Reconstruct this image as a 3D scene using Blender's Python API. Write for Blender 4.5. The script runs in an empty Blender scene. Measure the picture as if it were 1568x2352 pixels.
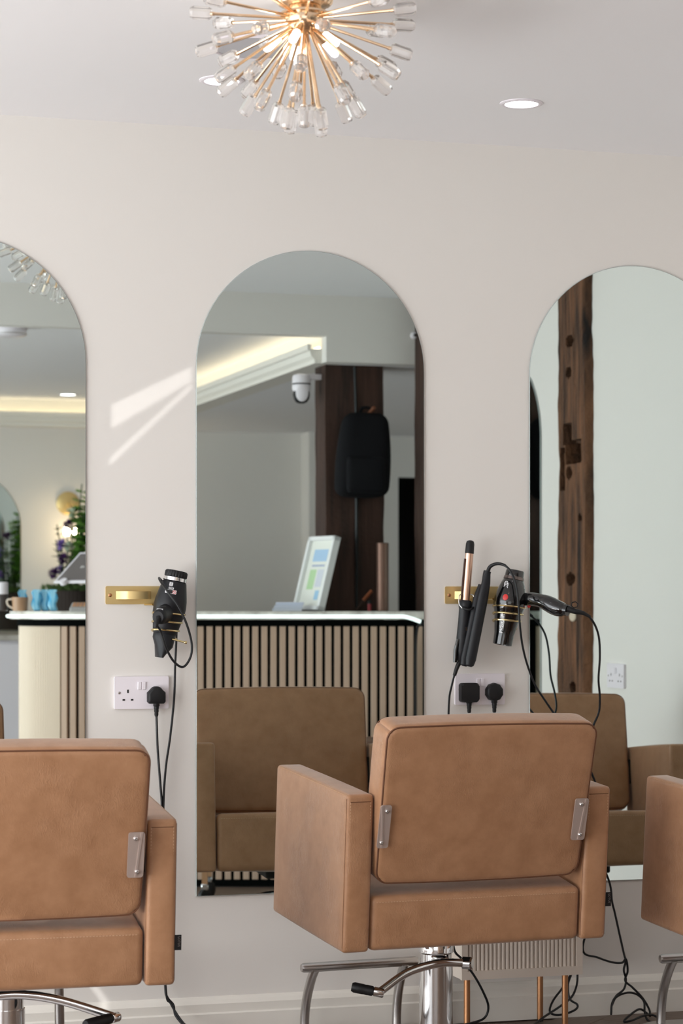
import bpy, bmesh, math, random
from mathutils import Vector, Matrix
random.seed(7)
SC = bpy.context.scene
COL = SC.collection
PI = math.pi
R = math.radians

# ------------------------------------------------------------------ camera
TH = R(16.85); D = 5.98; H = 1.157; F = 5273.0; HY = 1386.0
cam = bpy.data.cameras.new('camera'); camo = bpy.data.objects.new('camera', cam); COL.objects.link(camo)
camo.location = (0, -D, H); camo.rotation_euler = (PI/2, 0, -TH)
cam.sensor_fit = 'VERTICAL'; cam.sensor_height = 22.3; cam.lens = 50.0
cam.shift_y = (HY-1176.0)/2352.0
cam.clip_start = .05
cam.dof.use_dof = True; cam.dof.focus_distance = 5.75; cam.dof.aperture_fstop = 3.2
SC.camera = camo
# ------------------------------------------------------------------ light and exposure
SUN_DIR = Vector((.74, .65, -.09)).normalized()
W = bpy.data.worlds.new('world'); SC.world = W; W.use_nodes = True
W.node_tree.nodes['Background'].inputs[0].default_value = (.75, .85, 1, 1)
W.node_tree.nodes['Background'].inputs[1].default_value = 1.0
sun = bpy.data.lights.new('sun', 'SUN'); suno = bpy.data.objects.new('sun', sun); COL.objects.link(suno)
sun.energy = 1.7; sun.angle = R(.14); sun.color = (1, .99, .97)
suno.rotation_euler = SUN_DIR.to_track_quat('-Z', 'Y').to_euler()
WINDOW_SIDE = 4.7      # radiance of the daylit panes
REAR_FILL = 1.6  # strength of the added glowing panes behind the camera
up_fill = bpy.data.lights.new('ceiling_fill', 'AREA'); up_fillo = bpy.data.objects.new('ceiling_fill', up_fill); COL.objects.link(up_fillo)  # added area lamp low at the side window, brightens the ceiling
up_fill.shape = 'RECTANGLE'; up_fill.size = 4.0; up_fill.size_y = .5; up_fill.energy = 85; up_fill.color = (1, .985, .97)
up_fillo.location = (-2.2, -3.0, .30); up_fillo.rotation_euler = Vector((.82, 0, .57)).to_track_quat('-Z', 'Y').to_euler()
SC.view_settings.view_transform = 'Standard'; SC.view_settings.look = 'None'
SC.view_settings.gamma = 1.0; SC.view_settings.use_curve_mapping = False
SC.view_settings.exposure = -0.14
try:
    SC.cycles.max_bounces = 9; SC.cycles.diffuse_bounces = 5; SC.cycles.glossy_bounces = 5
    SC.cycles.transmission_bounces = 6; SC.cycles.sample_clamp_indirect = 4.0
    SC.cycles.use_denoising = True; SC.cycles.adaptive_threshold = .02
except Exception:
    pass

# ------------------------------------------------------------------ geometry helpers
def at(px, py, y):
    """point seen at a photo position, y metres from the mirror wall (y < 0)"""
    a = TH+math.atan((px-784)/F); yt = D+y; x = yt*math.tan(a)
    Z = yt*math.cos(TH)+x*math.sin(TH)
    return Vector((x, y, H-(py-HY)*Z/F))
def am(px, py, y):
    """point seen in the mirrors"""
    a = TH+math.atan((px-784)/F); yt = D-y; x = yt*math.tan(a)
    Z = yt*math.cos(TH)+x*math.sin(TH)
    return Vector((x, y, H-(py-HY)*Z/F))
ROOTINV = {}
def link(o, parent=None):
    COL.objects.link(o)
    if parent: o.parent = parent
    return o
def root_of(o):
    while o.parent: o = o.parent
    return o
def smooth(me, ang=40):
    me.shade_smooth()
    try: me.set_sharp_from_angle(angle=R(ang))
    except Exception: pass
def obj(name, bm, mat, parent=None, sm=True, ang=40):
    me = bpy.data.meshes.new(name); 
    bmesh.ops.recalc_face_normals(bm, faces=bm.faces)
    bm.to_mesh(me); bm.free()
    if sm: smooth(me, ang)
    for m in (mat if isinstance(mat, (list, tuple)) else [mat]): me.materials.append(m)
    o = bpy.data.objects.new(name, me)
    if parent:
        r = root_of(parent)
        if r.name in ROOTINV: me.transform(ROOTINV[r.name])
    return link(o, parent)
def tag(o, label=None, cat=None, group=None, kind=None):
    if label: o['label'] = label
    if cat: o['category'] = cat
    if group: o['group'] = group
    if kind: o['kind'] = kind
    return o
def struct(o, label=None, cat=None):
    return tag(o, label, cat, kind='structure')
def thing(name, label, cat, loc=(0, 0, 0), rotz=0, group=None, world=True):
    o = bpy.data.objects.new(name, None); COL.objects.link(o)
    o.location = loc; o.rotation_euler = (0, 0, rotz); o.empty_display_size = .05
    tag(o, label, cat, group)
    if world: ROOTINV[o.name] = (Matrix.Translation(Vector(loc)) @ Matrix.Rotation(rotz, 4, 'Z')).inverted()
    return o
def BM(): return bmesh.new()
def xf(bm, M, verts=None):
    bmesh.ops.transform(bm, matrix=M, verts=verts or bm.verts); return bm
def box(bm, lo, hi, bev=0, seg=1, M=None):
    lo = Vector(lo); hi = Vector(hi); c = (lo+hi)/2; s = hi-lo
    g = bmesh.ops.create_cube(bm, size=1.0)
    vs = g['verts']
    bmesh.ops.scale(bm, vec=(abs(s.x), abs(s.y), abs(s.z)), verts=vs); bmesh.ops.translate(bm, vec=c, verts=vs)
    if bev:
        es = list({e for v in vs for e in v.link_edges})
        r = bmesh.ops.bevel(bm, geom=es, offset=bev, segments=seg, profile=.5, affect='EDGES')
        vs = list({v for f in r['faces'] for v in f.verts} | {v for v in vs if v.is_valid})
    if M: bmesh.ops.transform(bm, matrix=M, verts=vs)
    return bm
def bx(lo, hi, bev=0, seg=1, M=None): return box(BM(), lo, hi, bev, seg, M)
def frame(z, xh=None):
    z = Vector(z).normalized(); xh = Vector(xh) if xh else (Vector((1, 0, 0)) if abs(z.x) < .9 else Vector((0, 1, 0)))
    y = z.cross(xh).normalized(); x = y.cross(z)
    return Matrix((x, y, z)).transposed().to_4x4()
def align(o, z, xh=None): return Matrix.Translation(Vector(o)) @ frame(z, xh)
def lathe(prof, seg=24, M=None, bm=None, ell=None, cap=True):
    """prof: (r, z) pairs; or ell: (rx, ry, z[, dx])"""
    bm = bm or BM(); rings = []
    rows = ell or [(r, r, z) for r, z in prof]
    for row in rows:
        rx, ry, z = row[:3]; dx = row[3] if len(row) > 3 else 0
        rings.append([bm.verts.new((dx+max(rx, 1e-5)*math.cos(2*PI*i/seg), max(ry, 1e-5)*math.sin(2*PI*i/seg), z)) for i in range(seg)])
    for a, b in zip(rings, rings[1:]):
        for i in range(seg):
            bm.faces.new((a[i], a[(i+1) % seg], b[(i+1) % seg], b[i]))
    if cap:
        bm.faces.new(rings[0][::-1]); bm.faces.new(rings[-1])
    if M: bmesh.ops.transform(bm, matrix=M, verts=[v for r in rings for v in r])
    return bm
def cyl(a, b, r, seg=16, r2=None, bm=None):
    a = Vector(a); b = Vector(b)
    return lathe([(r, 0), (r if r2 is None else r2, (b-a).length)], seg, align(a, b-a), bm)
def spline(pts, n=8):
    pts = [Vector(p) for p in pts]
    P = [pts[0]*2-pts[1]]+pts+[pts[-1]*2-pts[-2]]
    out = []
    for i in range(1, len(P)-2):
        p0, p1, p2, p3 = P[i-1:i+3]
        for k in range(n):
            t = k/n
            out.append(.5*((2*p1)+(p2-p0)*t+(2*p0-5*p1+4*p2-p3)*t*t+(3*p1-p0-3*p2+p3)*t**3))
    out.append(pts[-1]); return out
def tube(pts, r, seg=8, bm=None, cap=True, rfun=None):
    bm = bm or BM(); pts = [Vector(p) for p in pts]; n = len(pts)
    t0 = (pts[1]-pts[0]).normalized()
    u = t0.orthogonal().normalized(); rings = []
    for i, p in enumerate(pts):
        t = (pts[min(i+1, n-1)]-pts[max(i-1, 0)])
        t = t.normalized() if t.length > 1e-9 else t0
        u = (u-t*u.dot(t))
        u = u.normalized() if u.length > 1e-6 else t.orthogonal().normalized()
        v = t.cross(u); rr = rfun(i/(n-1)) if rfun else r
        rings.append([bm.verts.new(p+(u*math.cos(2*PI*k/seg)+v*math.sin(2*PI*k/seg))*rr) for k in range(seg)])
    for a, b in zip(rings, rings[1:]):
        for k in range(seg): bm.faces.new((a[k], a[(k+1) % seg], b[(k+1) % seg], b[k]))
    if cap: bm.faces.new(rings[0][::-1]); bm.faces.new(rings[-1])
    return bm
def stub(pts, r, n=8, seg=8): return tube(spline(pts, n), r, seg)
def cushion(hx, hy, hz, r, bul=(0, 0, 0), n=14, fun=None, M=None):
    bm = BM(); h = (hx, hy, hz)
    def grid(hh):
        k = 4; a = [-hh+r*(1-math.cos(PI/2*i/k)) for i in range(k)]
        m = [-hh+r+(2*hh-2*r)*i/n for i in range(n+1)]
        return a+m+[-v for v in a[::-1]]
    G = [grid(v) for v in h]
    for ax in range(3):
        u, v = (ax+1) % 3, (ax+2) % 3
        for s in (-1, 1):
            rows = []
            for a in G[u]:
                row = []
                for b in G[v]:
                    p = [0, 0, 0]; p[ax] = s*h[ax]; p[u] = a; p[v] = b
                    q = [max(-(h[i]-r), min(h[i]-r, p[i])) for i in range(3)]
                    d = Vector(p)-Vector(q)
                    w = Vector(q)+d.normalized()*r
                    e = [1-min(1, (w[i]/h[i])**2) for i in range(3)]
                    w = Vector((w.x*(1+bul[0]/hx*e[1]*e[2]), w.y*(1+bul[1]/hy*e[0]*e[2]), w.z*(1+bul[2]/hz*e[0]*e[1])))
                    row.append(bm.verts.new(w))
                rows.append(row)
            for i in range(len(rows)-1):
                for j in range(len(rows[0])-1):
                    bm.faces.new((rows[i][j], rows[i+1][j], rows[i+1][j+1], rows[i][j+1]))
    bmesh.ops.remove_doubles(bm, verts=bm.verts, dist=1e-5)
    if fun:
        for v in bm.verts: v.co = Vector(fun(v.co))
    if M: xf(bm, M)
    return bm
def prism(outline, y0, y1, bm=None, M=None):
    """outline: (x, z) list extruded along y"""
    bm = bm or BM()
    a = [bm.verts.new((x, y0, z)) for x, z in outline]; b = [bm.verts.new((x, y1, z)) for x, z in outline]
    n = len(outline)
    bm.faces.new(a); bm.faces.new(b[::-1])
    for i in range(n): bm.faces.new((a[i], b[i], b[(i+1) % n], a[(i+1) % n]))
    if M: bmesh.ops.transform(bm, matrix=M, verts=a+b)
    return bm
def rrect(x0, z0, x1, z1, r, k=5):
    out = []
    for cx, cz, a0 in ((x1-r, z1-r, 0), (x0+r, z1-r, 90), (x0+r, z0+r, 180), (x1-r, z0+r, 270)):
        for i in range(k+1):
            a = R(a0+90*i/k); out.append((cx+r*math.cos(a), cz+r*math.sin(a)))
    return out
def arch(w, z0, z1, n=40):
    r = w/2
    return [(-r, z0), (r, z0)]+[(r*math.cos(PI*i/n), z1-r+r*math.sin(PI*i/n)) for i in range(n+1)]
def fill(outer, holes, M=None):
    """flat sheet in the local xz plane with openings"""
    bm = BM(); es = []
    for loop in [outer]+holes:
        vs = [bm.verts.new((x, 0, z)) for x, z in loop]
        for i in range(len(vs)): es.append(bm.edges.new((vs[i], vs[(i+1) % len(vs)])))
    bmesh.ops.triangle_fill(bm, use_beauty=True, use_dissolve=False, edges=es, normal=(0, -1, 0))
    if M: xf(bm, M)
    return bm
def text_bm(s, size, M, depth=.0004, align_x='CENTER', bold=0):
    cu = bpy.data.curves.new('t', 'FONT'); cu.body = s; cu.size = size; cu.extrude = depth; cu.offset = bold
    cu.align_x = align_x; cu.align_y = 'CENTER'; cu.resolution_u = 2
    o = bpy.data.objects.new('t', cu); COL.objects.link(o)
    dg = bpy.context.evaluated_depsgraph_get(); dg.update()
    me = bpy.data.meshes.new_from_object(o.evaluated_get(dg))
    bm = BM(); bm.from_mesh(me); xf(bm, M)
    bpy.data.objects.remove(o); bpy.data.curves.remove(cu); bpy.data.meshes.remove(me)
    return bm
def join(*bms):
    out = bms[0]
    for b in bms[1:]:
        me = bpy.data.meshes.new('j'); b.to_mesh(me); out.from_mesh(me); b.free(); bpy.data.meshes.remove(me)
    return out
def copy_tree(o, parent=None):
    c = o.copy(); COL.objects.link(c); c.parent = parent
    for ch in list(o.children): copy_tree(ch, c)
    return c

# ------------------------------------------------------------------ materials
def srgb(r, g, b):
    f = lambda c: ((c/255+.055)/1.055)**2.4 if c > 10 else c/255/12.92
    return (f(r), f(g), f(b), 1)
def mat(name, col, rough=.5, metal=0, spec=.5, noise=None, bump=None, emit=None, trans=0, ior=1.45, coat=0, aniso=0):
    """noise: (scale, col2, detail, (sx,sy,sz)); bump: (scale, strength, dist)"""
    m = bpy.data.materials.new(name); m.use_nodes = True
    nt = m.node_tree; b = nt.nodes['Principled BSDF']; L = nt.links.new
    b.inputs['Base Color'].default_value = col; b.inputs['Roughness'].default_value = rough
    b.inputs['Metallic'].default_value = metal; b.inputs['Specular IOR Level'].default_value = spec
    b.inputs['IOR'].default_value = ior; b.inputs['Transmission Weight'].default_value = trans
    b.inputs['Coat Weight'].default_value = coat
    if noise or bump:
        tc = nt.nodes.new('ShaderNodeTexCoord')
    if noise:
        mp = nt.nodes.new('ShaderNodeMapping'); L(tc.outputs['Object'], mp.inputs['Vector'])
        mp.inputs['Scale'].default_value = noise[3] if len(noise) > 3 else (1, 1, 1)
        n = nt.nodes.new('ShaderNodeTexNoise'); n.inputs['Scale'].default_value = noise[0]; n.inputs['Detail'].default_value = noise[2]
        L(mp.outputs['Vector'], n.inputs['Vector'])
        rp = nt.nodes.new('ShaderNodeValToRGB'); rp.color_ramp.elements[0].position = .3; rp.color_ramp.elements[1].position = .7
        rp.color_ramp.elements[0].color = col; rp.color_ramp.elements[1].color = noise[1]
        L(n.outputs['Fac'], rp.inputs['Fac']); L(rp.outputs['Color'], b.inputs['Base Color'])
    if bump:
        n2 = nt.nodes.new('ShaderNodeTexNoise'); n2.inputs['Scale'].default_value = bump[0]; n2.inputs['Detail'].default_value = 4
        L(tc.outputs['Object'], n2.inputs['Vector'])
        bp = nt.nodes.new('ShaderNodeBump'); bp.inputs['Strength'].default_value = bump[1]; bp.inputs['Distance'].default_value = bump[2]
        L(n2.outputs['Fac'], bp.inputs['Height']); L(bp.outputs['Normal'], b.inputs['Normal'])
    if emit:
        b.inputs['Emission Color'].default_value = emit[0]; b.inputs['Emission Strength'].default_value = emit[1]
    return m
def leather_mat():
    m = mat('tan_leather', srgb(174, 130, 98), rough=.42, spec=.5)
    nt = m.node_tree; b = nt.nodes['Principled BSDF']; L = nt.links.new
    tc = nt.nodes.new('ShaderNodeTexCoord')
    n = nt.nodes.new('ShaderNodeTexNoise'); n.inputs['Scale'].default_value = 22; n.inputs['Detail'].default_value = 5; n.inputs['Roughness'].default_value = .6
    L(tc.outputs['Object'], n.inputs['Vector'])
    rp = nt.nodes.new('ShaderNodeValToRGB')
    e = rp.color_ramp.elements; e[0].position = .28; e[0].color = srgb(158, 114, 81); e[1].position = .75; e[1].color = srgb(179, 134, 100)
    L(n.outputs['Fac'], rp.inputs['Fac']); L(rp.outputs['Color'], b.inputs['Base Color'])
    b.inputs['Sheen Weight'].default_value = .3; b.inputs['Sheen Roughness'].default_value = .4
    # fine creases: stretched, distorted noise ridges over a small grain
    mp = nt.nodes.new('ShaderNodeMapping'); mp.inputs['Scale'].default_value = (2.2, 2.2, .8); L(tc.outputs['Object'], mp.inputs['Vector'])
    c = nt.nodes.new('ShaderNodeTexNoise'); c.inputs['Scale'].default_value = 60; c.inputs['Detail'].default_value = 3; c.inputs['Distortion'].default_value = 1.6
    L(mp.outputs['Vector'], c.inputs['Vector'])
    s = nt.nodes.new('ShaderNodeMath'); s.operation = 'SUBTRACT'; s.inputs[1].default_value = .5; L(c.outputs['Fac'], s.inputs[0])
    a = nt.nodes.new('ShaderNodeMath'); a.operation = 'ABSOLUTE'; L(s.outputs[0], a.inputs[0])
    k = nt.nodes.new('ShaderNodeMath'); k.operation = 'MULTIPLY'; k.inputs[1].default_value = 5; k.use_clamp = True; L(a.outputs[0], k.inputs[0])
    # creases come in patches
    p = nt.nodes.new('ShaderNodeTexNoise'); p.inputs['Scale'].default_value = 9; L(tc.outputs['Object'], p.inputs['Vector'])
    pr = nt.nodes.new('ShaderNodeMapRange'); pr.inputs['From Min'].default_value = .42; pr.inputs['From Max'].default_value = .6; L(p.outputs['Fac'], pr.inputs['Value'])
    g = nt.nodes.new('ShaderNodeTexNoise'); g.inputs['Scale'].default_value = 900; L(tc.outputs['Object'], g.inputs['Vector'])
    b1 = nt.nodes.new('ShaderNodeBump'); b1.inputs['Distance'].default_value = .0012
    ms = nt.nodes.new('ShaderNodeMath'); ms.operation = 'MULTIPLY'; ms.inputs[1].default_value = .4; L(pr.outputs[0], ms.inputs[0]); L(ms.outputs[0], b1.inputs['Strength'])
    L(k.outputs[0], b1.inputs['Height'])
    b2 = nt.nodes.new('ShaderNodeBump'); b2.inputs['Strength'].default_value = .1; b2.inputs['Distance'].default_value = .0005
    L(g.outputs['Fac'], b2.inputs['Height']); L(b1.outputs['Normal'], b2.inputs['Normal']); L(b2.outputs['Normal'], b.inputs['Normal'])
    return m
MT = {}
MT['wall'] = mat('wall_paint', srgb(227, 223, 218), .85, spec=.2)
MT['ceil'] = mat('ceiling_paint', srgb(242, 241, 243), .9, spec=.15)
MT['trim'] = mat('trim_paint', srgb(232, 228, 220), .5, spec=.35)
MT['leather'] = leather_mat()
MT['thread'] = mat('thread', srgb(205, 170, 138), .8)
MT['seam'] = mat('seam', srgb(104, 66, 44), .7)
MT['chrome'] = mat('chrome', (.78, .78, .79, 1), .06, 1)
MT['steel'] = mat('brushed_steel', (.52, .50, .49, 1), .3, 1)
MT['plate'] = mat('satin_plate', srgb(205, 188, 180), .35, .55)
MT['black'] = mat('black_rubber', srgb(24, 24, 26), .5, spec=.4)
MT['cord'] = mat('black_cord', srgb(16, 17, 20), .42, spec=.45)
MT['matte'] = mat('matte_black', srgb(26, 27, 31), .45, spec=.4)
MT['gloss'] = mat('gloss_black', srgb(10, 10, 12), .1, spec=.6, coat=.6)
MT['brass'] = mat('brushed_brass', srgb(224, 198, 140), .46, .75)
MT['gold'] = mat('polished_gold', srgb(244, 214, 180), .2, 1)
MT['goldwire'] = mat('pale_gold_wire', srgb(222, 202, 152), .25, 1)
MT['copper'] = mat('copper_leg', srgb(186, 136, 98), .4, .9)
MT['mirror'] = mat('mirror_silver', (.72, .805, .79, 1), 0.0, 1)
MT['glassedge'] = mat('glass_edge', srgb(168, 176, 174), .15, spec=.6)
MT['backing'] = mat('mirror_backing', srgb(110, 112, 110), .6)
MT['crystal'] = mat('crystal', (1, .975, .96, 1), .05, trans=.82, ior=1.4)
MT['bulb'] = mat('bulb', (1, 1, 1, 1), .3, emit=((1, .92, .84, 1), 20))
MT['down'] = mat('downlight', (1, 1, 1, 1), .3, emit=((1, .97, .96, 1), 9))
MT['led'] = mat('led_cold', (1, 1, 1, 1), .3, emit=((.90, 1, .97, 1), 1.5))
MT['ledw'] = mat('led_warm', (1, 1, 1, 1), .3, emit=((1, .78, .52, 1), 7))
MT['white'] = mat('white_plastic', srgb(236, 230, 236), .3, spec=.5)
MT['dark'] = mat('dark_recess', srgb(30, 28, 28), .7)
MT['floor'] = mat('taupe_wood', srgb(100, 83, 72), .45, noise=(14, srgb(124, 105, 92), 5, (1, 8, 1)))
MT['slat'] = mat('pale_oak', srgb(200, 172, 152), .55, noise=(9, srgb(188, 158, 136), 4, (6, 6, .4)))
MT['felt'] = mat('black_felt', srgb(10, 12, 12), .95, spec=.05)
MT['marble'] = mat('pale_marble', srgb(214, 208, 200), .2, noise=(22, srgb(160, 152, 145), 6))
MT['cream'] = mat('cream_lacquer', srgb(214, 202, 190), .45)
MT['pane'] = mat('daylit_pane', (.9, .9, .9, 1), .6, emit=((.885, .955, 1, 1), WINDOW_SIDE))
MT['fill_pane'] = mat('rear_fill_pane', (.9, .9, .9, 1), .6, emit=((.95, .97, 1, 1), REAR_FILL))
MT['timber'] = mat('old_timber', srgb(26, 17, 13), .85, noise=(11, srgb(124, 84, 57), 10, (1, 3.2, .32)), bump=(70, .9, .008))
MT['timberd'] = mat('dark_timber', srgb(44, 29, 23), .8, noise=(8, srgb(74, 50, 40), 6, (6, 6, .4)), bump=(50, .5, .005))

# ================================================================== THE SETTING
CZ = 2.43; TRAY = 2.31; LOW = 2.156; YD = -3.13; YB = -7.06; XR = 3.3; XL = -2.4; XF = 5.2
def sheet(name, pts, m, label=None):
    bm = BM(); bm.faces.new([bm.verts.new(p) for p in pts]); return struct(obj(name, bm, m, sm=False), label)
struct(obj('wall_front', bx((XL-.1, 0, -.02), (XR+.15, .12, CZ+.1)), MT['wall'], sm=False), 'cream painted wall carrying the arched mirrors')
struct(obj('wall_right', join(bx((XR, YD, -.02), (XR+.15, -2.03, CZ+.1)), bx((XR, -1.80, -.02), (XR+.15, 0, CZ+.1)), bx((XR+.09, -2.03, -.02), (XR+.15, -1.80, CZ+.1))), MT['wall'], sm=False), 'pale side wall with exposed timber, seen in the mirrors')
struct(obj('ceiling', bx((XL-.1, YD, CZ), (XR+.15, .12, CZ+.1)), MT['ceil'], sm=False), 'white painted ceiling')
# floor: slab plus herringbone planks near the wall
fl = struct(obj('floor', bx((XL-.1, YB-.1, -.05), (XF+.1, .12, -.004)), MT['floor'], sm=False), 'taupe herringbone wood floor')
pl = bx((-.30, -.058, -.004), (.30, .058, 0), .0012)
plm = None
PW = .118; PL = .602
def plank(cx, cy, rot):
    global plm
    if plm is None:
        o = obj('plank', pl.copy(), MT['floor'], fl, sm=False); plm = o.data
    else:
        o = bpy.data.objects.new('plank', plm); link(o, fl)
    o.location = (cx, cy, 0); o.rotation_euler = (0, 0, rot)
# herringbone: steps of the plank width along the diagonal, alternate +45 / -45
c45 = math.sqrt(.5)
for col in range(-2, 10):
    for k in range(-16, 20):
        # one zigzag column runs along y; unit step (0, PW*sqrt2)
        bxx = -.4+col*(PL*math.sqrt(2)); by = k*PW*math.sqrt(2)
        for s in (1, -1):
            cx = bxx+(PL/2*c45 if s > 0 else PL*c45+PL/2*c45); cy = by+(0 if s > 0 else PW*c45)
            if .2 < cx < 3.25 and -1.55 < cy < -.02: plank(cx, cy, s*PI/4)
# skirting along the mirror wall
prof = [(0, 0), (-.022, 0), (-.022, .062), (-.017, .066), (-.017, .088), (-.010, .098), (-.004, .104), (0, .106)]
bm = BM(); a = [bm.verts.new((XL, y, z)) for y, z in prof]; b = [bm.verts.new((XR, y, z)) for y, z in prof]
for i in range(len(prof)): bm.faces.new((a[i], a[(i+1) % len(prof)], b[(i+1) % len(prof)], b[i]))
bm.faces.new(a); bm.faces.new(b[::-1])
struct(obj('baseboard_front', bm, MT['trim'], sm=False), 'cream moulded skirting board under the mirrors')
# downstand, tray ceiling and lower ceiling, seen in the mirrors
XT = 2.69
struct(obj('ceiling_downstand', join(bx((XL, YD-.07, 2.262), (XT, YD, CZ)), bx((XT, YD-.07, LOW), (XF, YD, CZ))), MT['wall'], sm=False), 'painted downstand between the two ceilings')
struct(obj('ceiling_tray', bx((XL, YB, TRAY), (XT+.15, YD-.07, TRAY+.1)), MT['ceil'], sm=False), 'recessed tray ceiling')
struct(obj('ceiling_low', join(bx((XT+.08, YB, LOW), (XF, YD-.07, LOW+.04)), bx((XL, YB, LOW), (XT+.08, -6.96, LOW+.04))), MT['ceil'], sm=False), 'lower ceiling around the tray')
# cove trough: crown profile with a warm strip on top; runs along x = XT and along the rear
def trough(p0, p1, n, name, label):
    """n: horizontal unit normal pointing into the tray"""
    p0 = Vector(p0); p1 = Vector(p1); n = Vector(n)
    pr = [(-.08, LOW), (.03, LOW), (.03, LOW+.016), (.045, LOW+.03), (.05, LOW+.05), (.06, LOW+.055), (.06, LOW+.078), (.045, LOW+.078), (.045, LOW+.06), (-.03, LOW+.06), (-.03, TRAY), (-.08, TRAY)]
    bm = BM(); A = [bm.verts.new(p0+n*u+Vector((0, 0, z))) for u, z in pr]; B = [bm.verts.new(p1+n*u+Vector((0, 0, z))) for u, z in pr]
    k = len(pr)
    for i in range(k): bm.faces.new((A[i], A[(i+1) % k], B[(i+1) % k], B[i]))
    bm.faces.new(A); bm.faces.new(B[::-1])
    o = struct(obj(name, bm, MT['trim'], sm=False), label)
    d = (p1-p0).normalized(); q0 = p0+d*.02+Vector((0, 0, LOW+.066)); q1 = p1-d*.02+Vector((0, 0, LOW+.066))
    obj('led_strip', tube([q0+n*.005, q1+n*.005], .006, 6), MT['ledw'], o)
trough((XT, YD-.07, 0), (XT, -6.96, 0), (-1, 0, 0), 'trim_1', 'cove moulding with a warm light strip along the tray')
trough((XL, -6.93, 0), (XT, -6.93, 0), (0, 1, 0), 'trim_2', 'cove moulding with a warm light strip along the rear')
# rear walls: with doorway and an added glowing window as fill behind the camera
door = [(4.30, 0), (4.30, 1.91), (5.12, 1.91), (5.12, 0)]
rear = [(XL, 0), (4.30, 0), (4.30, 1.91), (5.12, 1.91), (5.12, 0), (XF, 0), (XF, CZ), (XL, CZ)]
win2 = [(-2.2, .35), (.75, .35), (.75, 2.05), (-2.2, 2.05)]
struct(obj('wall_back', fill(rear, [win2], Matrix.Translation((0, YB, 0))), MT['wall'], sm=False), 'rear wall behind the reception desk')
struct(obj('trim_3', bx((3.70, YB, 0), (3.88, YB+.16, LOW)), MT['wall'], sm=False), 'pale pier on the rear wall')
sheet('wall_far', [(XF, YD, 0), (XF, YB, 0), (XF, YB, CZ), (XF, YD, CZ)], MT['wall'])
struct(obj('wall_return', bx((XR+.15, YD-.07, 0), (XF, YD, LOW)), MT['wall'], sm=False))
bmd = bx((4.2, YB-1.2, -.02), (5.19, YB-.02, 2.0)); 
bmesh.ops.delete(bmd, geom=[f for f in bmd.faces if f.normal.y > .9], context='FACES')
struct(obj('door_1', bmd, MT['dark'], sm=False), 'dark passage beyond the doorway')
def window(name, w0, w1, z0, z1, M, m, nb, holes=[]):
    o = struct(obj(name, fill([(w0, z0), (w1, z0), (w1, z1), (w0, z1)], holes, M), m, sm=False), 'tall glowing window with white frame, out of view')
    fr = BM()
    for i in range(nb+1):
        c = w0+(w1-w0)*i/nb; 
        box(fr, (c-.03, -.05, z0-.03), (c+.03, .02, z1+.03), M=M)
    for z in (z0, z1): box(fr, (w0, -.05, z-.03), (w1, .02, z+.03), M=M)
    return o, fr
o, fr = window('fill_window', -2.2, .75, .35, 2.05, Matrix.Translation((0, YB-.02, 0)), MT['fill_pane'], 4)
obj('window_frame', xf(fr, Matrix.Translation((0, .03, 0))), MT['trim'], o, sm=False)
# side window: added openings in the pane, shaped to cast the sun patches
Ml = Matrix.Translation((XL, 0, 0)) @ Matrix.Rotation(PI/2, 4, 'Z')     # local x -> world y
def back(p):
    p = Vector(p); t = (p.x-XL)/SUN_DIR.x; q = p-SUN_DIR*t; return (q.y, q.z)
gaps = []
def gap(pts): gaps.append([back(p) for p in pts])
wl0 = [at(256, 930, 0), at(440, 842, 0), at(440, 876, 0), at(256, 984, 0)]
gap(wl0)
gap([at(252, 1052, 0), at(440, 880, 0), at(440, 892, 0), at(252, 1070, 0)])
WY0, WY1, WZ0, WZ1 = -4.5, -.10, .12, 2.36
struct(obj('wall_left', fill([(YB, 0), (0, 0), (0, CZ), (YB, CZ)], [[(WY0, WZ0), (WY1, WZ0), (WY1, WZ1), (WY0, WZ1)]], Ml), MT['wall'], sm=False), 'window wall')
gap([at(196, 2250, 0), at(214, 2250, 0), at(282, 2345, 0), at(262, 2345, 0)])
gap([at(-60, 2098, -1.01), at(70, 2104, -1.01), at(60, 2122, -1.01), at(-60, 2120, -1.01)])
o, fr = window('window_1', WY0, WY1, WZ0, WZ1, Ml, MT['pane'], 4, gaps)
obj('window_frame', fr, MT['trim'], o, sm=False)

# ================================================================== MIRRORS
MW = .643; MZ0 = .375; MZ1 = 2.112
def arched_mirror(loc, rz, label):
    t = thing('arched_mirror', label, 'mirror', loc, rz, 'tall arched mirrors', world=False)
    obj('backing', prism(arch(MW-.02, MZ0+.01, MZ1-.01), -.0022, -.0005), MT['backing'], t, sm=False)
    ol = arch(MW, MZ0, MZ1); il = arch(MW-.003, MZ0+.0015, MZ1-.0015)
    bm = BM()
    A = [bm.verts.new((x, -.0022, z)) for x, z in ol]; B = [bm.verts.new((x, -.0052, z)) for x, z in ol]; C = [bm.verts.new((x, -.0062, z)) for x, z in il]
    n = len(ol)
    for P, Q in ((A, B), (B, C)):
        for i in range(n): bm.faces.new((P[i], P[(i+1) % n], Q[(i+1) % n], Q[i]))
    bm.faces.new(A)
    obj('glass_edge', bm, MT['glassedge'], t, sm=False)
    bm = BM(); f = bm.faces.new([bm.verts.new((x, -.0062, z)) for x, z in il])
    o = obj('mirror_glass', bm, MT['mirror'], t, sm=False)
    return t
arched_mirror((1.7257, 0, 0), 0, 'tall frameless arched mirror behind the middle salon chair')
arched_mirror((.786, 0, 0), 0, 'tall frameless arched mirror cut by the left edge, reflecting plants and counter')
arched_mirror((2.678, 0, 0), 0, 'tall frameless arched mirror reflecting the rough timber post, right of the curling iron')
arched_mirror((XR, -2.27-MW/2, 0), -PI/2, 'arched mirror on the side wall, seen dark at the edge of a reflection')

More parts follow.
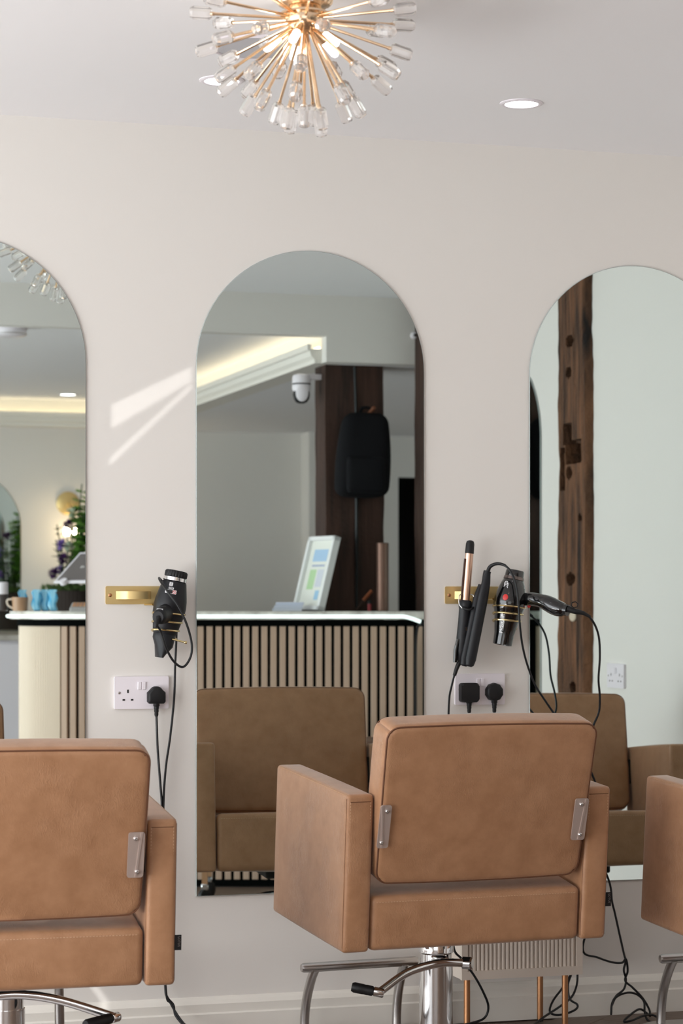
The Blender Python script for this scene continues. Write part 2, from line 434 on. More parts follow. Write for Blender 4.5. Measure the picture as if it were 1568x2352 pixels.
# ================================================================== SALON CHAIRS
CH = dict(h=.3413, a=.0667, L=.4778, Ha=.3704)
def dashes(pts, r=.0008, dash=.0042, gapl=.0030):
    """stitches along a polyline"""
    bm = BM(); pts = [Vector(p) for p in pts]; pos = 0.0; acc = 0.0
    for a, b in zip(pts, pts[1:]):
        d = b-a; l = d.length; d = d.normalized() if l else d; s = acc
        while s+dash < l:
            c0 = a+d*s; c1 = a+d*(s+dash); u = d.orthogonal().normalized(); v = d.cross(u)
            A = [bm.verts.new(c0+w*r) for w in (u, v, -u, -v)]; B = [bm.verts.new(c1+w*r) for w in (u, v, -u, -v)]
            for i in range(4): bm.faces.new((A[i], A[(i+1) % 4], B[(i+1) % 4], B[i]))
            bm.faces.new(A[::-1]); bm.faces.new(B)
            s += dash+gapl
        acc = max(0, s-l)
    return bm
def salon_chair(label, loc, yaw, z0, lever, byaw=0, lift=0, fz=.197, pitch=.0835):
    h, a, L, Ha = CH['h'], CH['a'], CH['L'], CH['Ha']
    t = thing('salon_chair', label, 'chair', loc, yaw, 'tan salon chairs facing the mirrors', world=False)
    U = Matrix.Translation((0, 0, z0)) @ Matrix.Rotation(pitch, 4, 'X')
    ha = a/2; hl = L/2; hh = Ha/2
    for s in (-1, 1):
        cx = s*(h-ha); M = U @ Matrix.Translation((cx, 0, hh))
        o = obj('armrest', cushion(ha, hl, hh, .010, (.003, .004, .003), M=M), MT['leather'], t)
        e = -.0016; f = .0085
        st = BM()
        # seams: rear edges, top edges
        lines = [[(sx*(ha-f), -hl-e-.001, -hh+.01), (sx*(ha-f), -hl-e-.002, hh-.012)] for sx in (-1, 1)]
        lines += [[(-ha+f, -hl-e-.001, hh-.013), (ha-f, -hl-e-.001, hh-.013)]]
        lines += [[(sx*(ha-.002), -hl+.01, hh-.003), (sx*(ha-.002), hl-.01, hh-.003)] for sx in (-1, 1)]
        st = join(*[dashes(l) for l in lines]); xf(st, M)
        tag(obj('stitching', st, MT['thread'], o, sm=False), kind='stuff')
        sm = join(*[tube(l, .0009, 5) for l in [[(ha-.001 if True else 0, -hl+.006, -hh+.01), (ha-.001, -hl+.006, hh-.01)], [(-ha+.001, -hl+.006, -hh+.01), (-ha+.001, -hl+.006, hh-.01)], [(-ha+f, -hl-.0008, hh-.0165), (ha-f, -hl-.0008, hh-.0165)]]])
        obj('seam', xf(sm, M), MT['seam'], o)
    # seat: thicker towards the front
    sx = h-a-.003
    def seat_fun(p):
        k = .128+(.168-.128)*(p.y+hl)/L
        z = (p.z+.07)/.14
        return (p.x, p.y, z*k)
    o = obj('seat', cushion(sx, hl-.004, .07, .016, (0, .004, .010), fun=seat_fun, M=U), MT['leather'], t)
    zr = .128-.012
    for l in ([(-sx+.012, -hl+.0025, zr), (sx-.012, -hl+.0025, zr)], [(-sx+.012, hl-.002, .152), (sx-.012, hl-.002, .152)]):
        tag(obj('stitching', xf(dashes(l), U), MT['thread'], o, sm=False), kind='stuff')
    # backrest: leaning slab, slightly flared to the top, seamed rear panel
    bh = .192; bt = .043; bw = .269
    Bk = U @ Matrix.Translation((0, -hl+.048, .163)) @ Matrix.Rotation(R(9.6), 4, 'X') @ Matrix.Translation((0, 0, bh))
    taper = lambda x, y, z: (x*(1+.016*(z/bh)), y, z+.004*(1-(x/bw)**2)*(1 if z > 0 else -1))
    def flare(p):
        x, y, z = p; rc = .034
        dx, dz = abs(x)-(bw-rc), abs(z)-(bh-rc)
        if dx > 0 and dz > 0:                       # round the corners of the slab
            m = max(dx, dz); l = math.hypot(dx, dz); k = m/l
            x = math.copysign(bw-rc+dx*k, x); z = math.copysign(bh-rc+dz*k, z)
        return taper(x, y, z)
    o = obj('backrest', cushion(bw, bt, bh, .015, (.003, .009, .003), n=44, fun=flare, M=Bk), MT['leather'], t, ang=85)
    def ring(inset, y, rad=.02, warp=True):
        pts = [Vector((x, y, z)) for x, z in rrect(-bw+inset, -bh+inset, bw-inset, bh-inset, rad, 6)]
        out = []
        for p, q in zip(pts, pts[1:]+pts[:1]): out += [p.lerp(q, k/8) for k in range(8)]
        out = [Vector(taper(*p)) for p in out]
        out.append(out[0].copy()); return out
    fine = ring(.0042, -bt+.0042, .0298)
    obj('seam', xf(tube(fine, .0024, 6), Bk), MT['seam'], o)
    tag(obj('stitching', xf(dashes(ring(-.0006, -bt+.0175, .0345)), Bk), MT['thread'], o, sm=False), kind='stuff')
    obj('front_seam', xf(tube(ring(.0042, bt-.0042, .0298), .0015, 6), Bk), MT['seam'], o)
    # steel hinge plates on the rear of the back
    for s in (-1, 1):
        pw = .014 if s < 0 else .018
        Mp = Bk @ Matrix.Translation((s*(bw-(.010 if s < 0 else .024)), -bt-.0075, -.045))
        p = obj('hinge_plate', prism(rrect(-pw, -.052, pw, .052, .006), -.0025, .0005, M=Mp), MT['plate'], t, sm=False)
        wedge = [(-.001*s, -.05), (.0035*s, -.05), (.013*s, .05), (.008*s, .05)]
        obj('plate_fold', prism(wedge if s > 0 else wedge[::-1], -.0042, -.002, M=Mp), MT['plate'], p, sm=False)
        for zz in (-.038, .038):
            c = Mp @ Vector((s*(.004 if zz < 0 else -.002), 0, zz))
            n = (Mp.to_3x3() @ Vector((0, -1, 0)))
            obj('bolt', lathe([(.0055, .002), (.0055, .005), (.0035, .0075), (.0018, .0075), (.0012, .0055)], 12, align(c, n)), MT['chrome'], p)
        obj('bracket', bx((s*.270-.004, -.008, .25), (s*.270+.004, .03, .33), .002, M=U @ Matrix.Translation((0, -hl+.03, 0))), MT['dark'], t)
    # brand tab in the rear seam of the right arm
    Mt = U @ Matrix.Translation((h+.005, -hl+.004, .095))
    tb = obj('fabric_tab', bx((-.007, -.0008, -.017), (.0085, .0008, .017), M=Mt), MT['black'], t, sm=False)
    obj('tab_lettering', text_bm('LOTUS', .0075, Mt @ Matrix.Translation((.003, -.0009, .002)) @ Matrix.Rotation(PI/2, 4, 'X') @ Matrix.Rotation(-PI/2, 4, 'Z'), .0001), MT['steel'], tb, sm=False)
    # column and mounting plate
    obj('mount_plate', bx((-.11, -.12, z0-.018), (.11, .12, z0+.012), .004), MT['dark'], t)
    zc = z0-.05
    obj('column', lathe([(.047, .012), (.047, .02), (.0415, .024), (.0415, zc-.045)], 40), MT['chrome'], t)
    obj('column_collar', lathe([(.0385, zc-.045), (.0385, zc-.02), (.044, zc-.016), (.044, zc+.022), (.041, zc+.026), (.036, zc+.026), (.034, zc+.02)], 40), MT['chrome'], t)
    obj('piston', lathe([(.026, zc+.015), (.026, z0-.005)], 24), MT['dark'], t)
    # floor plate and foot rest stand on the base, which may be turned under the seat
    BY = Matrix.Rotation(byaw, 4, 'Z')
    bmb = BM()
    ol = rrect(-.21, -.33, .21, .60, .09, 8)
    A = [bmb.verts.new((x, y, 0.0)) for x, y in ol]; B = [bmb.verts.new((x, y, .009)) for x, y in ol]; C = [bmb.verts.new((x*.985, (y-.13)*.985+.13, .012)) for x, y in ol]
    n = len(ol); bmb.faces.new(A[::-1]); bmb.faces.new(C)
    for P, Q in ((A, B), (B, C)):
        for i in range(n): bmb.faces.new((P[i], P[(i+1) % n], Q[(i+1) % n], Q[i]))
    obj('floor_plate', xf(bmb, BY), MT['steel'], t, sm=False)
    # foot rest
    fr = obj('foot_rest', lathe([(.004, -.168), (.010, -.166), (.0128, -.160), (.0128, .160), (.010, .166), (.004, .168)], 20, BY @ align((0, .498, fz), (1, 0, 0))), MT['steel'], t)
    for s in (-1, 1):
        obj('foot_rest_leg', xf(tube(spline([(s*.128, .494, fz-.003), (s*.13, .520, fz-.037), (s*.132, .548, .105), (s*.133, .560, .055), (s*.133, .563, .010)], 8), .0125, 14), BY), MT['steel'], fr)
    # pump lever: flat curved bar round the near side of the column
    sg, tip, hd = lever
    zl = zc-.04+lift
    pv = Vector((-sg*.058, -.052, zl))
    obj('lever_pivot', lathe([(.010, -.012), (.0155, -.008), (.0155, .012), (.012, .016)], 20, align(pv, (-sg*.75, -.66, 0))), MT['chrome'], t)
    pts = spline([pv, (sg*.02, -.068, zl+.006), (sg*.11, -.085, zl-.008), (sg*(tip-.005), -.105, zl-.048)], 10)
    bml = BM(); rows = []
    for i, p in enumerate(pts):
        tg = (pts[min(i+1, len(pts)-1)]-pts[max(i-1, 0)]).normalized(); side = tg.cross(Vector((0, 0, 1))).normalized(); up = side.cross(tg)
        wq, hq = .006, .0105
        rows.append([bml.verts.new(p+side*wq*math.cos(2*PI*k/10)+up*hq*math.sin(2*PI*k/10)) for k in range(10)])
    for r0, r1 in zip(rows, rows[1:]):
        for k in range(10): bml.faces.new((r0[k], r0[(k+1) % 10], r1[(k+1) % 10], r1[k]))
    bml.faces.new(rows[0][::-1]); bml.faces.new(rows[-1])
    lv = obj('lever', bml, MT['chrome'], t)
    e0 = pts[-1]; e1 = e0+Vector(hd); dd = (e1-e0)
    obj('lever_end', lathe([(.009, -.012), (.0115, -.009), (.0115, .012), (.009, .014)], 18, align(e0, dd)), MT['chrome'], lv)
    obj('grip', lathe([(.009, .013), (.012, .016), (.0125, .03), (.0118, .035), (.0125, .04), (.0125, dd.length-.006), (.010, dd.length)], 18, align(e0, dd)), MT['black'], lv)
    return t
salon_chair('tan leather salon chair in the middle with its back and both armrests in view', (1.858, -.646, 0), R(4.76), .3676, (-1, .20, (-.058, .03, .012)))
salon_chair('tan leather salon chair cut off by the left edge of the picture', (.782, -.782, 0), R(-1.8), .335, (1, .235, (-.075, -.055, -.004)), byaw=R(-6.7), lift=.030, fz=.22)
salon_chair('tan leather salon chair of which only an armrest shows at the right edge', (2.791, -.792, 0), R(7.05), .332, (-1, .20, (-.058, .03, .012)), byaw=R(-6.5))

# ================================================================== CHANDELIER AND CEILING FITTINGS
hub = Vector((1.304, -1.412, 2.366))
t = thing('chandelier', 'gold starburst chandelier with clear crystal tips hanging above the mirrors', 'chandelier', (hub.x, hub.y, CZ))
rib = BM(); n = 28; rings = []
for rr, zz in ((.050, CZ-.001), (.057, CZ-.006), (.057, CZ-.030), (.052, CZ-.036), (.03, CZ-.038)):
    rings.append([rib.verts.new((hub.x+(rr+(.0014 if i % 2 else -.0014))*math.cos(2*PI*i/56), hub.y+(rr+(.0014 if i % 2 else -.0014))*math.sin(2*PI*i/56), zz)) for i in range(56)])
for A, B in zip(rings, rings[1:]):
    for i in range(56): rib.faces.new((A[i], A[(i+1) % 56], B[(i+1) % 56], B[i]))
rib.faces.new(rings[0][::-1]); rib.faces.new(rings[-1])
obj('canopy', rib, MT['gold'], t)
obj('hub', lathe([(.020, .030), (.034, .026), (.040, .012), (.040, -.006), (.032, -.022), (.014, -.030)], 24, Matrix.Translation(hub)), MT['gold'], t)
obj('rod_ring', lathe([(.036, .014), (.050, .012), (.050, .008), (.036, .006)], 36, Matrix.Translation(hub)), MT['gold'], t)
def crystal_bm(p, d, r=.0135, l=.049):
    prof = [(.004, 0), (r*.72, .002), (r, .008), (r, l-.008), (r*.75, l-.002), (.002, l)]
    return lathe(prof, 10, align(p, d))
rods = []
for el, n, off, ln in ((3, 11, 0, .208), (-17, 10, 17, .205), (-36, 10, 4, .208), (-56, 8, 22, .206), (-76, 5, 40, .212)):
    for i in range(n):
        az = R(off+360*i/n+random.uniform(-6, 6)); e = R(el+random.uniform(-4, 4))
        rods.append((Vector((math.cos(e)*math.cos(az), math.cos(e)*math.sin(az), math.sin(e))), ln-.014+random.uniform(-.006, .004)))
for d, ln in rods:
    o = obj('rod', cyl(hub+d*.03, hub+d*ln, .0032, 8), MT['gold'], t)
    obj('crystal_tip', crystal_bm(hub+d*(ln-.006), d), MT['crystal'], o, ang=25)
    obj('rod_collar', cyl(hub+d*(ln-.010), hub+d*(ln-.003), .0042, 8), MT['gold'], o)
for i in range(5):
    az = R(20+72*i); e = R(-38); d = Vector((math.cos(e)*math.cos(az), math.cos(e)*math.sin(az), math.sin(e)))
    o = obj('bulb_holder', cyl(hub+d*.03, hub+d*.065, .008, 12), MT['gold'], t)
    obj('bulb', lathe([(.006, 0), (.0085, .004), (.0085, .034), (.006, .040), (.002, .042)], 12, align(hub+d*.064, d)), MT['bulb'], o)
def downlight(px, py, label, z=CZ, mir=False, rad=.043):
    Zp = (z-H)*F/(HY-py)
    X = (px-784)/F*Zp; x = X*math.cos(TH)+Zp*math.sin(TH); y = -X*math.sin(TH)+Zp*math.cos(TH)-D
    if mir: y = -y
    t = thing('downlight', label, 'ceiling light', (x, y, z), 0, 'recessed ceiling downlights', world=False)
    obj('bezel', lathe([(rad+.012, 0), (rad+.012, -.002), (rad+.006, -.005), (rad, -.004), (rad-.002, 0.0)], 36, cap=False), MT['white'], t)
    obj('lens', lathe([(.001, -.0025), (rad, -.0025)], 36, cap=False), MT['down'], t)
    return t
downlight(1197, 237, 'round recessed downlight in the ceiling right of the chandelier')
downlight(509, 184, 'round recessed downlight in the ceiling behind the chandelier tips')
downlight(155, 906, 'downlight in the tray ceiling, seen in the leftmost mirror', TRAY, True)
Zp = (CZ-H)*F/(HY-106); X = (590-784)/F*Zp
px_, py_ = X*math.cos(TH)+Zp*math.sin(TH), -X*math.sin(TH)+Zp*math.cos(TH)-D
t = thing('ceiling_speaker', 'flat round white ceiling disc partly hidden behind the chandelier', 'ceiling disc', (px_, py_, CZ), world=False)
obj('rim', lathe([(.108, 0), (.108, -.004), (.104, -.007), (.098, -.005)], 48, cap=False), MT['white'], t)
obj('grille', lathe([(.001, -.004), (.099, -.0045)], 48, cap=False), mat('grey_grille', srgb(196, 195, 200), .6), t)
c = am(22, 780, -3.55)
t = thing('smoke_detector', 'round white detector on the tray ceiling, seen in the leftmost mirror', 'smoke detector', (c.x, c.y, TRAY), world=False)
obj('body', lathe([(.075, 0), (.075, -.012), (.068, -.020), (.070, -.022), (.070, -.040), (.058, -.046), (.002, -.048)], 36), MT['white'], t)
obj('grille', lathe([(.0705, -.034), (.0705, -.038)], 36, cap=False), MT['steel'], t)
c = am(950, 771, YD+.012)
t = thing('ceiling_sensor', 'small white sensor on the downstand, top right of the middle mirror', 'sensor', c)
obj('body', lathe([(.016, 0), (.016, .008), (.012, .016), (.003, .018)], 20, align((c.x, YD, c.z), (0, 1, 0))), MT['white'], t)
obj('lens', lathe([(.006, 0), (.006, .004)], 12, align((c.x, YD+.017, c.z), (0, 1, 0))), MT['dark'], t)

# ================================================================== SOCKETS
def socket(name, c, M, label, used=(), switch=(1, 1)):
    """double socket, plate in local xz facing -y"""
    t = thing(name, label, 'socket', (0, 0, 0), 0, 'white double sockets')
    w, hgt = .073, .043
    p = obj('plate', prism(rrect(-w, -hgt, w, hgt, .004), -.009, 0, M=M), MT['white'], t, sm=False)
    for cx in (-.006, .006):
        on = -1
        obj('rocker', xf(bx((-.0048, -.0125, -.0105), (.0048, -.008, .0105), .001), M @ Matrix.Translation((cx, 0, .0195)) @ Matrix.Rotation(R(5), 4, 'X')), MT['white'], t, sm=False)
    for s in (-1, 1):
        if s in used: continue
        for (dx, dz, wx, wz) in ((0, .004, .0022, .0045), (-.0112, -.0185, .0034, .0023), (.0112, -.0185, .0034, .0023)):
            obj('pin_slot', bx((s*.037-wx+dx, -.0096, dz-wz), (s*.037+wx+dx, -.006, dz+wz), M=M), MT['dark'], t, sm=False)
    for s in (-1, 1):
        obj('screw', lathe([(.0035, 0), (.0035, .0012), (.002, .0018)], 12, M @ align((s*.0605, -.009, 0), (0, -1, 0))), MT['steel'], t)
    t.location = M.translation; 
    r = M.translation.copy()
    for o in t.children: o.data.transform(Matrix.Translation(-r))
    return t
def plug(M, parent, kind='d'):
    """three-pin plug body centred on the socket, local y = out of the wall is negative"""
    if kind == 'd':
        ol = [(-.0235, -.018), (-.019, -.023), (.019, -.023), (.0235, -.018), (.0235, .006), (.010, .020), (.004, .0225), (-.004, .0225), (-.010, .020), (-.0235, .006)]
    elif kind == 'square':
        ol = rrect(-.0265, -.027, .0265, .026, .008)
    else:
        ol = [(.0245*math.cos(R(18+a)), .0255*math.sin(R(18+a))) for a in range(0, 360, 36)]
    bm = prism(ol, -.034, -.0105)
    bmesh.ops.bevel(bm, geom=[e for e in bm.edges if abs(e.verts[0].co.y-e.verts[1].co.y) < 1e-6 and e.verts[0].co.y < -.03], offset=.006, segments=3, profile=.5, affect='EDGES')
    p = obj('plug', xf(bm, M), MT['black'], parent)
    g = BM()
    lathe([(.0085, 0), (.0085, .008), (.0068, .010), (.0072, .014), (.006, .017), (.0065, .022), (.0052, .025), (.0056, .031), (.0040, .036)], 14, M @ align((0, -.022, -.021), (0, 0, -1)), g)
    obj('cord_grip', g, MT['black'], p)
    return M @ Vector((0, -.022, -.056))
c = (at(262, 1553, 0)+at(385, 1628, 0))/2
MSL = Matrix.Translation(c)
socket('double_socket', c, MSL, 'white double socket with one black plug, left of the middle mirror', used=(1,))
c2 = (at(1043, 1547, 0)+at(1156, 1547, 0))/2; c2.z -= .043
MSR = Matrix.Translation(c2)
socket('double_socket', c2, MSR, 'white double socket filled by two black plugs, behind the middle chair', used=(-1, 1))
pa = am(1415, 1552, 0); a_ = TH+math.atan((1415-784)/F); ys = D-XR/math.tan(a_); Zs = (2*D-ys-D)*0
def side(px, py):
    """point of the side wall as the right mirror shows it"""
    a = TH+math.atan((px-784)/F); yt = XR/math.tan(a); Z = yt*math.cos(TH)+XR*math.sin(TH)
    return Vector((XR, D-yt, H-(py-HY)*Z/F))
c3 = side(1414.5, 1552)
socket('double_socket', c3, Matrix.Translation(c3) @ Matrix.Rotation(-PI/2, 4, 'Z'), 'white double socket on the side wall beside the timber, seen in a mirror')

# ================================================================== TOOL HOLDERS, DRYERS, IRONS
def holder(c0, label, coil_axis, coil_len, r0, r1, turns, tail):
    """brass wall plate with a strap and a tapering wire coil"""
    t = thing('tool_holder', label, 'tool holder', c0, 0, 'brass wall holders')
    x0, z0 = c0.x, c0.z
    obj('plate', prism(rrect(x0, z0-.024, x0+.205, z0+.024, .004), -.003, 0), MT['brass'], t, sm=False)
    for xx in (x0+.012, x0+.193): obj('screw', lathe([(.005, 0), (.005, .001), (.003, .0025)], 14, align((xx, -.003, z0), (0, -1, 0))), MT['copper'], t)
    # strap: bent band standing off the plate
    pr = [(.028, .003), (.034, .010), (.046, .026), (.056, .032), (.082, .034), (.104, .031), (.113, .024), (.119, .010), (.122, .003)]
    bm = BM(); rows = []
    for u, v in pr: rows.append([bm.verts.new((x0+u, -v, z0+s*.0105)) for s in (-1, 1)])
    for u, v in pr[::-1]: rows.append([bm.verts.new((x0+u, -max(v-.0016, .002), z0+s*.0105)) for s in (-1, 1)])
    k = len(rows)
    for i in range(k): bm.faces.new((rows[i][0], rows[(i+1) % k][0], rows[(i+1) % k][1], rows[i][1]))
    bm.faces.new([r[0] for r in rows]); bm.faces.new([r[1] for r in rows][::-1])
    obj('strap', bm, MT['brass'], t)
    o, d = coil_axis; M = align(o, d, (1, 0, 0)); pts = []
    N = int(turns*28)
    for i in range(N+1):
        f = i/N; a = R(200)+2*PI*turns*f; rr = r0+(r1-r0)*f
        pts.append(M @ Vector((rr*math.cos(a), rr*math.sin(a), coil_len*f)))
    if tail: pts += [pts[-1]+Vector(tail)*.5, pts[-1]+Vector(tail)]
    pts = [Vector((pts[0].x-.01, -.002, pts[0].z))]+pts
    wre = obj('coil', tube(pts, .0026, 8), MT['goldwire'], t)
    obj('coil_tip', lathe([(.0026, 0), (.0042, .003), (.0036, .007), (.001, .008)], 10, align(pts[-1], pts[-1]-pts[-2])), MT['goldwire'], wre)
    return t
# --- left dryer
DY = -.072
A0 = at(406, 1311, DY); A1 = at(367, 1510, DY); ax = (A1-A0).normalized(); ln = (A1-A0).length
MD = align(A0, ax, (1, 0, 0)); k = ln/.229
o_c = A0+ax*(.098*k)
holder(at(242, 1367, 0), 'brass holder with empty strap and coil carrying the matte dryer', (o_c, ax), .080, .0445, .0325, 3.6, (.030, -.004, -.008))
t = thing('hair_dryer', 'matte black hair dryer with pointed nozzle in the coil left of the middle mirror', 'hair dryer', A0)
obj('body', lathe([(.0285, .0285*k), (.0315, .030*k), (.0365, .052*k), (.0415, .076*k), (.0432, .095*k), (.0420, .115*k), (.037, .138*k), (.0318, .165*k), (.029, .168*k)], 36, MD), MT['matte'], t)
obj('silver_band', lathe([(.029, .018*k), (.0308, .0185*k), (.0312, .0275*k), (.029, .0285*k)], 36, MD), MT['chrome'], t)
capb = BM(); rings = []
for rr, zz in ((.0275, .018), (.0292, .016), (.0292, .004), (.027, .0005), (.0225, 0), (.0215, .003)):
    w = .0008 if .0 < zz < .017 and rr > .027 else 0
    rings.append([capb.verts.new(MD @ Vector(((rr+(w if (i//2) % 2 else -w))*math.cos(2*PI*i/96), (rr+(w if (i//2) % 2 else -w))*math.sin(2*PI*i/96), zz*k))) for i in range(96)])
for Aq, Bq in zip(rings, rings[1:]):
    for i in range(96): capb.faces.new((Aq[i], Aq[(i+1) % 96], Bq[(i+1) % 96], Bq[i]))
cp = obj('filter_cap', capb, MT['black'], t)
obj('filter_mesh', lathe([(.001, .003*k), (.0217, .003*k)], 36, MD, cap=False), mat('filter_mesh', srgb(120, 104, 100), .5, .6, noise=(900, srgb(60, 50, 50), 2)), cp)
obj('nozzle', lathe(None, 32, MD, ell=[(.0285, .0285, .166*k), (.0295, .0295, .168*k), (.0292, .0300, .180*k), (.024, .033, .198*k, .004), (.0115, .036, .222*k, -.001), (.0085, .036, .229*k, -.002), (.006, .033, .2285*k, -.002)]), MT['matte'], t)
hb = A0+ax*.108*k; he = hb+Vector((-.050, -.100, -.014)); hd = (he-hb)
hn = obj('handle', lathe(None, 20, align(hb, hd, (1, 0, 0)), ell=[(.022, .026, .02), (.020, .025, .05), (.018, .022, .09), (.0165, .019, hd.length-.004), (.013, .015, hd.length)]), MT['matte'], t)
fw = align(he, hd, (1, 0, 0))
obj('switch', xf(bx((-.008, -.003, -.004), (.008, .003, .004), .0015), align(hb.lerp(he, .62)+Vector((.0, -.006, .021)), hd, (1, 0, 0))), MT['black'], hn)
obj('switch_mark', xf(bx((-.0085, -.0022, -.0012), (.0085, .0022, .0012), .0005), align(hb.lerp(he, .88)+Vector((.0, -.004, .0185)), hd, (1, 0, 0))), mat('silver_mark', srgb(190, 190, 192), .35), hn)
obj('cord_sleeve', tube([he, he+Vector((-.006, -.008, -.012)), he+Vector((-.008, -.006, -.026))], .0062, 10), MT['black'], hn)
# stickers, wrapped on the body facing the viewer
def on_body(px, py, prof_r, lift=.0006):
    """frame on the dryer's surface; y of the frame = up along the print, z = outwards"""
    P = at(px, py, DY); C0 = Vector((0, -D, H))
    q = A0+ax*((P-A0).dot(ax)); v = (C0-q); v = (v-ax*v.dot(ax)).normalized()
    s = (P-q)-ax*((P-q).dot(ax)); off = s-v*s.dot(v); l = min(off.length, prof_r*.95)
    n = (v*math.sqrt(max(prof_r**2-l*l, 1e-8))+(off.normalized()*l if l > 1e-6 else Vector())).normalized()
    up = -ax; x = up.cross(n).normalized()
    return Matrix.Translation(q+n*(prof_r+lift)) @ Matrix((x, up, n)).transposed().to_4x4()
sw = mat('white_print', srgb(232, 232, 234), .5); sk = mat('black_print', srgb(18, 18, 20), .5); sred = mat('red_print', srgb(205, 45, 40), .4)
def patch(M, w, hgt, m, name, r=.0012, parent=None, dz=.0006):
    return obj(name, xf(prism(rrect(-w/2, -hgt/2, w/2, hgt/2, r, 3), -dz, 0), M @ Matrix.Rotation(-PI/2, 4, 'X') @ Matrix.Scale(1, 4)), m, parent, sm=False)
def flatM(M): return M
def sticker(M, w, hgt, m, name, parent, lift=0):
    bm = BM(); vs = [bm.verts.new((x, y, lift)) for x, y in rrect(-w/2, -hgt/2, w/2, hgt/2, min(w, hgt)*.15, 3)]; 
    bot = [bm.verts.new((v.co.x, v.co.y, lift-.0008)) for v in vs]; bm.faces.new(vs)
    for i in range(len(vs)): bm.faces.new((vs[i], bot[i], bot[(i+1) % len(vs)], vs[(i+1) % len(vs)]))
    return obj(name, xf(bm, M), m, parent, sm=False)
M1 = on_body(393, 1343, .034); s1 = sticker(M1, .0095, .0100, sw, 'label_sticker', t, .0006)
obj('lettering', join(text_bm('UK', .0048, M1 @ Matrix.Translation((0, .0022, .0008)), .0001), text_bm('CA', .0048, M1 @ Matrix.Translation((0, -.0022, .0008)), .0001)), sk, s1, sm=False)
M1 = on_body(393, 1352.5, .0365); s1 = sticker(M1, .0135, .0052, sw, 'label_sticker', t, .0006)
obj('lettering', text_bm('0199', .0048, M1 @ Matrix.Translation((0, 0, .0008)), .0001, bold=.0002), sk, s1, sm=False)
M1 = on_body(392, 1360.5, .038); s1 = sticker(M1, .030, .0105, sw, 'label_sticker', t, .0008)
obj('panel', xf(prism(rrect(-.011, -.0045, .0045, .0045, .0008), 0, .0006), M1 @ Matrix.Translation((0, 0, .0008)) @ Matrix.Rotation(PI/2, 4, 'X')), sk, s1, sm=False)
obj('warning_ring', xf(tube([Vector((.0042*math.cos(2*PI*i/24), .0042*math.sin(2*PI*i/24), 0)) for i in range(25)], .0006, 5), M1 @ Matrix.Translation((.0095, 0, .0012))), sred, s1)
obj('warning_bar', xf(tube([(-.003, .003, 0), (.003, -.003, 0)], .0006, 5), M1 @ Matrix.Translation((.0095, 0, .0012))), sred, s1)
# cord: loop in front, then behind and down to the floor, back up to the plug
pe = plug(MSL @ Matrix.Translation((.037, 0, -.006)), t, 'd')
cord = [he+Vector((-.007, -.007, -.020)), at(369, 1450, -.165), at(380, 1485, -.16), at(398, 1518, -.15), at(420, 1532, -.15), at(437, 1510, -.15), at(440, 1478, -.15), at(428, 1432, -.155), at(408, 1392, -.15), at(386, 1360, -.13), at(369, 1336, -.10), at(366, 1328, -.05), at(380, 1350, -.024), at(404, 1420, -.022), at(405, 1460, -.022), at(402, 1530, -.02), at(400, 1600, -.02), at(391, 1690, -.02), at(380, 1770, -.02), at(375, 1870, -.02), at(376, 2100, -.03), at(381, 2275, -.045), at(392, 2305, -.05), at(412, 2338, -.075), at(430, 2358, -.11), at(452, 2366, -.13)]
cord2 = [at(452, 2366, -.13), at(424, 2356, -.10), at(403, 2332, -.065), at(398, 2308, -.05), at(384, 2290, -.045), at(379, 2262, -.035), at(372, 2100, -.03), at(372, 1870, -.02), at(368, 1800, -.022), at(362, 1720, -.022), pe]
obj('cord', stub(cord+cord2[1:], .0031), MT['cord'], t)

# --- right dryer
DY2 = -.075
B0 = at(1183, 1310, DY2); B1 = at(1153, 1481, DY2); bxd = (B1-B0).normalized(); bl = (B1-B0).length
MB_ = align(B0, bxd, (1, 0, 0))
holder(at(1021, 1367, 0), 'brass holder with strap and coil carrying the glossy dryer and irons', (B0+bxd*.088, bxd), .064, .0465, .036, 3.3, (.012, -.006, -.006))
t = thing('hair_dryer', 'glossy black hair dryer with red badge and handle pointing right', 'hair dryer', B0)
obj('body', lathe([(.0265, .026), (.029, .028), (.0355, .046), (.0415, .066), (.0450, .086), (.0445, .100), (.040, .114), (.0365, .126), (.0335, .142), (.0300, .164), (.0275, .178), (.0262, bl), (.0235, bl), (.023, bl-.01)], 40, MB_), MT['gloss'], t)
obj('silver_band', lathe([(.0255, .017), (.0272, .018), (.0288, .026), (.0265, .027)], 40, MB_), mat('smoke_band', srgb(120, 108, 104), .25, .8), t)
cp = obj('filter_cap', lathe([(.026, .018), (.0262, .016), (.0255, .003), (.0235, 0), (.020, .0005), (.019, .003)], 40, MB_, cap=False), MT['gloss'], t)
obj('filter_mesh', lathe([(.001, .002), (.0197, .002)], 36, MB_, cap=False), mat('filter_mesh_grey', srgb(100, 94, 94), .5, .5), cp)
hp = [at(1196, 1378, -.075), at(1218, 1376, -.105), at(1248, 1382, -.14), at(1280, 1397, -.175), at(1304, 1402, -.20)]
rr_ = lambda f: .0185 if f < .45 else (.0185+.004*math.sin((f-.45)/.45*PI) if f < .9 else .016)
hn = obj('handle', tube(spline(hp, 8), .018, 20, rfun=rr_), MT['gloss'], t)
for q in (.34, .46):
    p_ = spline(hp, 20)[int(q*80)]
    obj('switch', xf(bx((-.006, -.004, -.008), (.006, .004, .008), .0015), Matrix.Translation(p_+Vector((.004, -.0165, .002))) @ Matrix.Rotation(R(-30), 4, 'Z')), MT['black'], hn)
obj('red_button', lathe([(.0045, 0), (.0045, .004), (.003, .006)], 12, align(at(1214, 1391, -.10), (.2, -.3, -1))), sred, hn)
ring_c = at(1319, 1389, -.215)
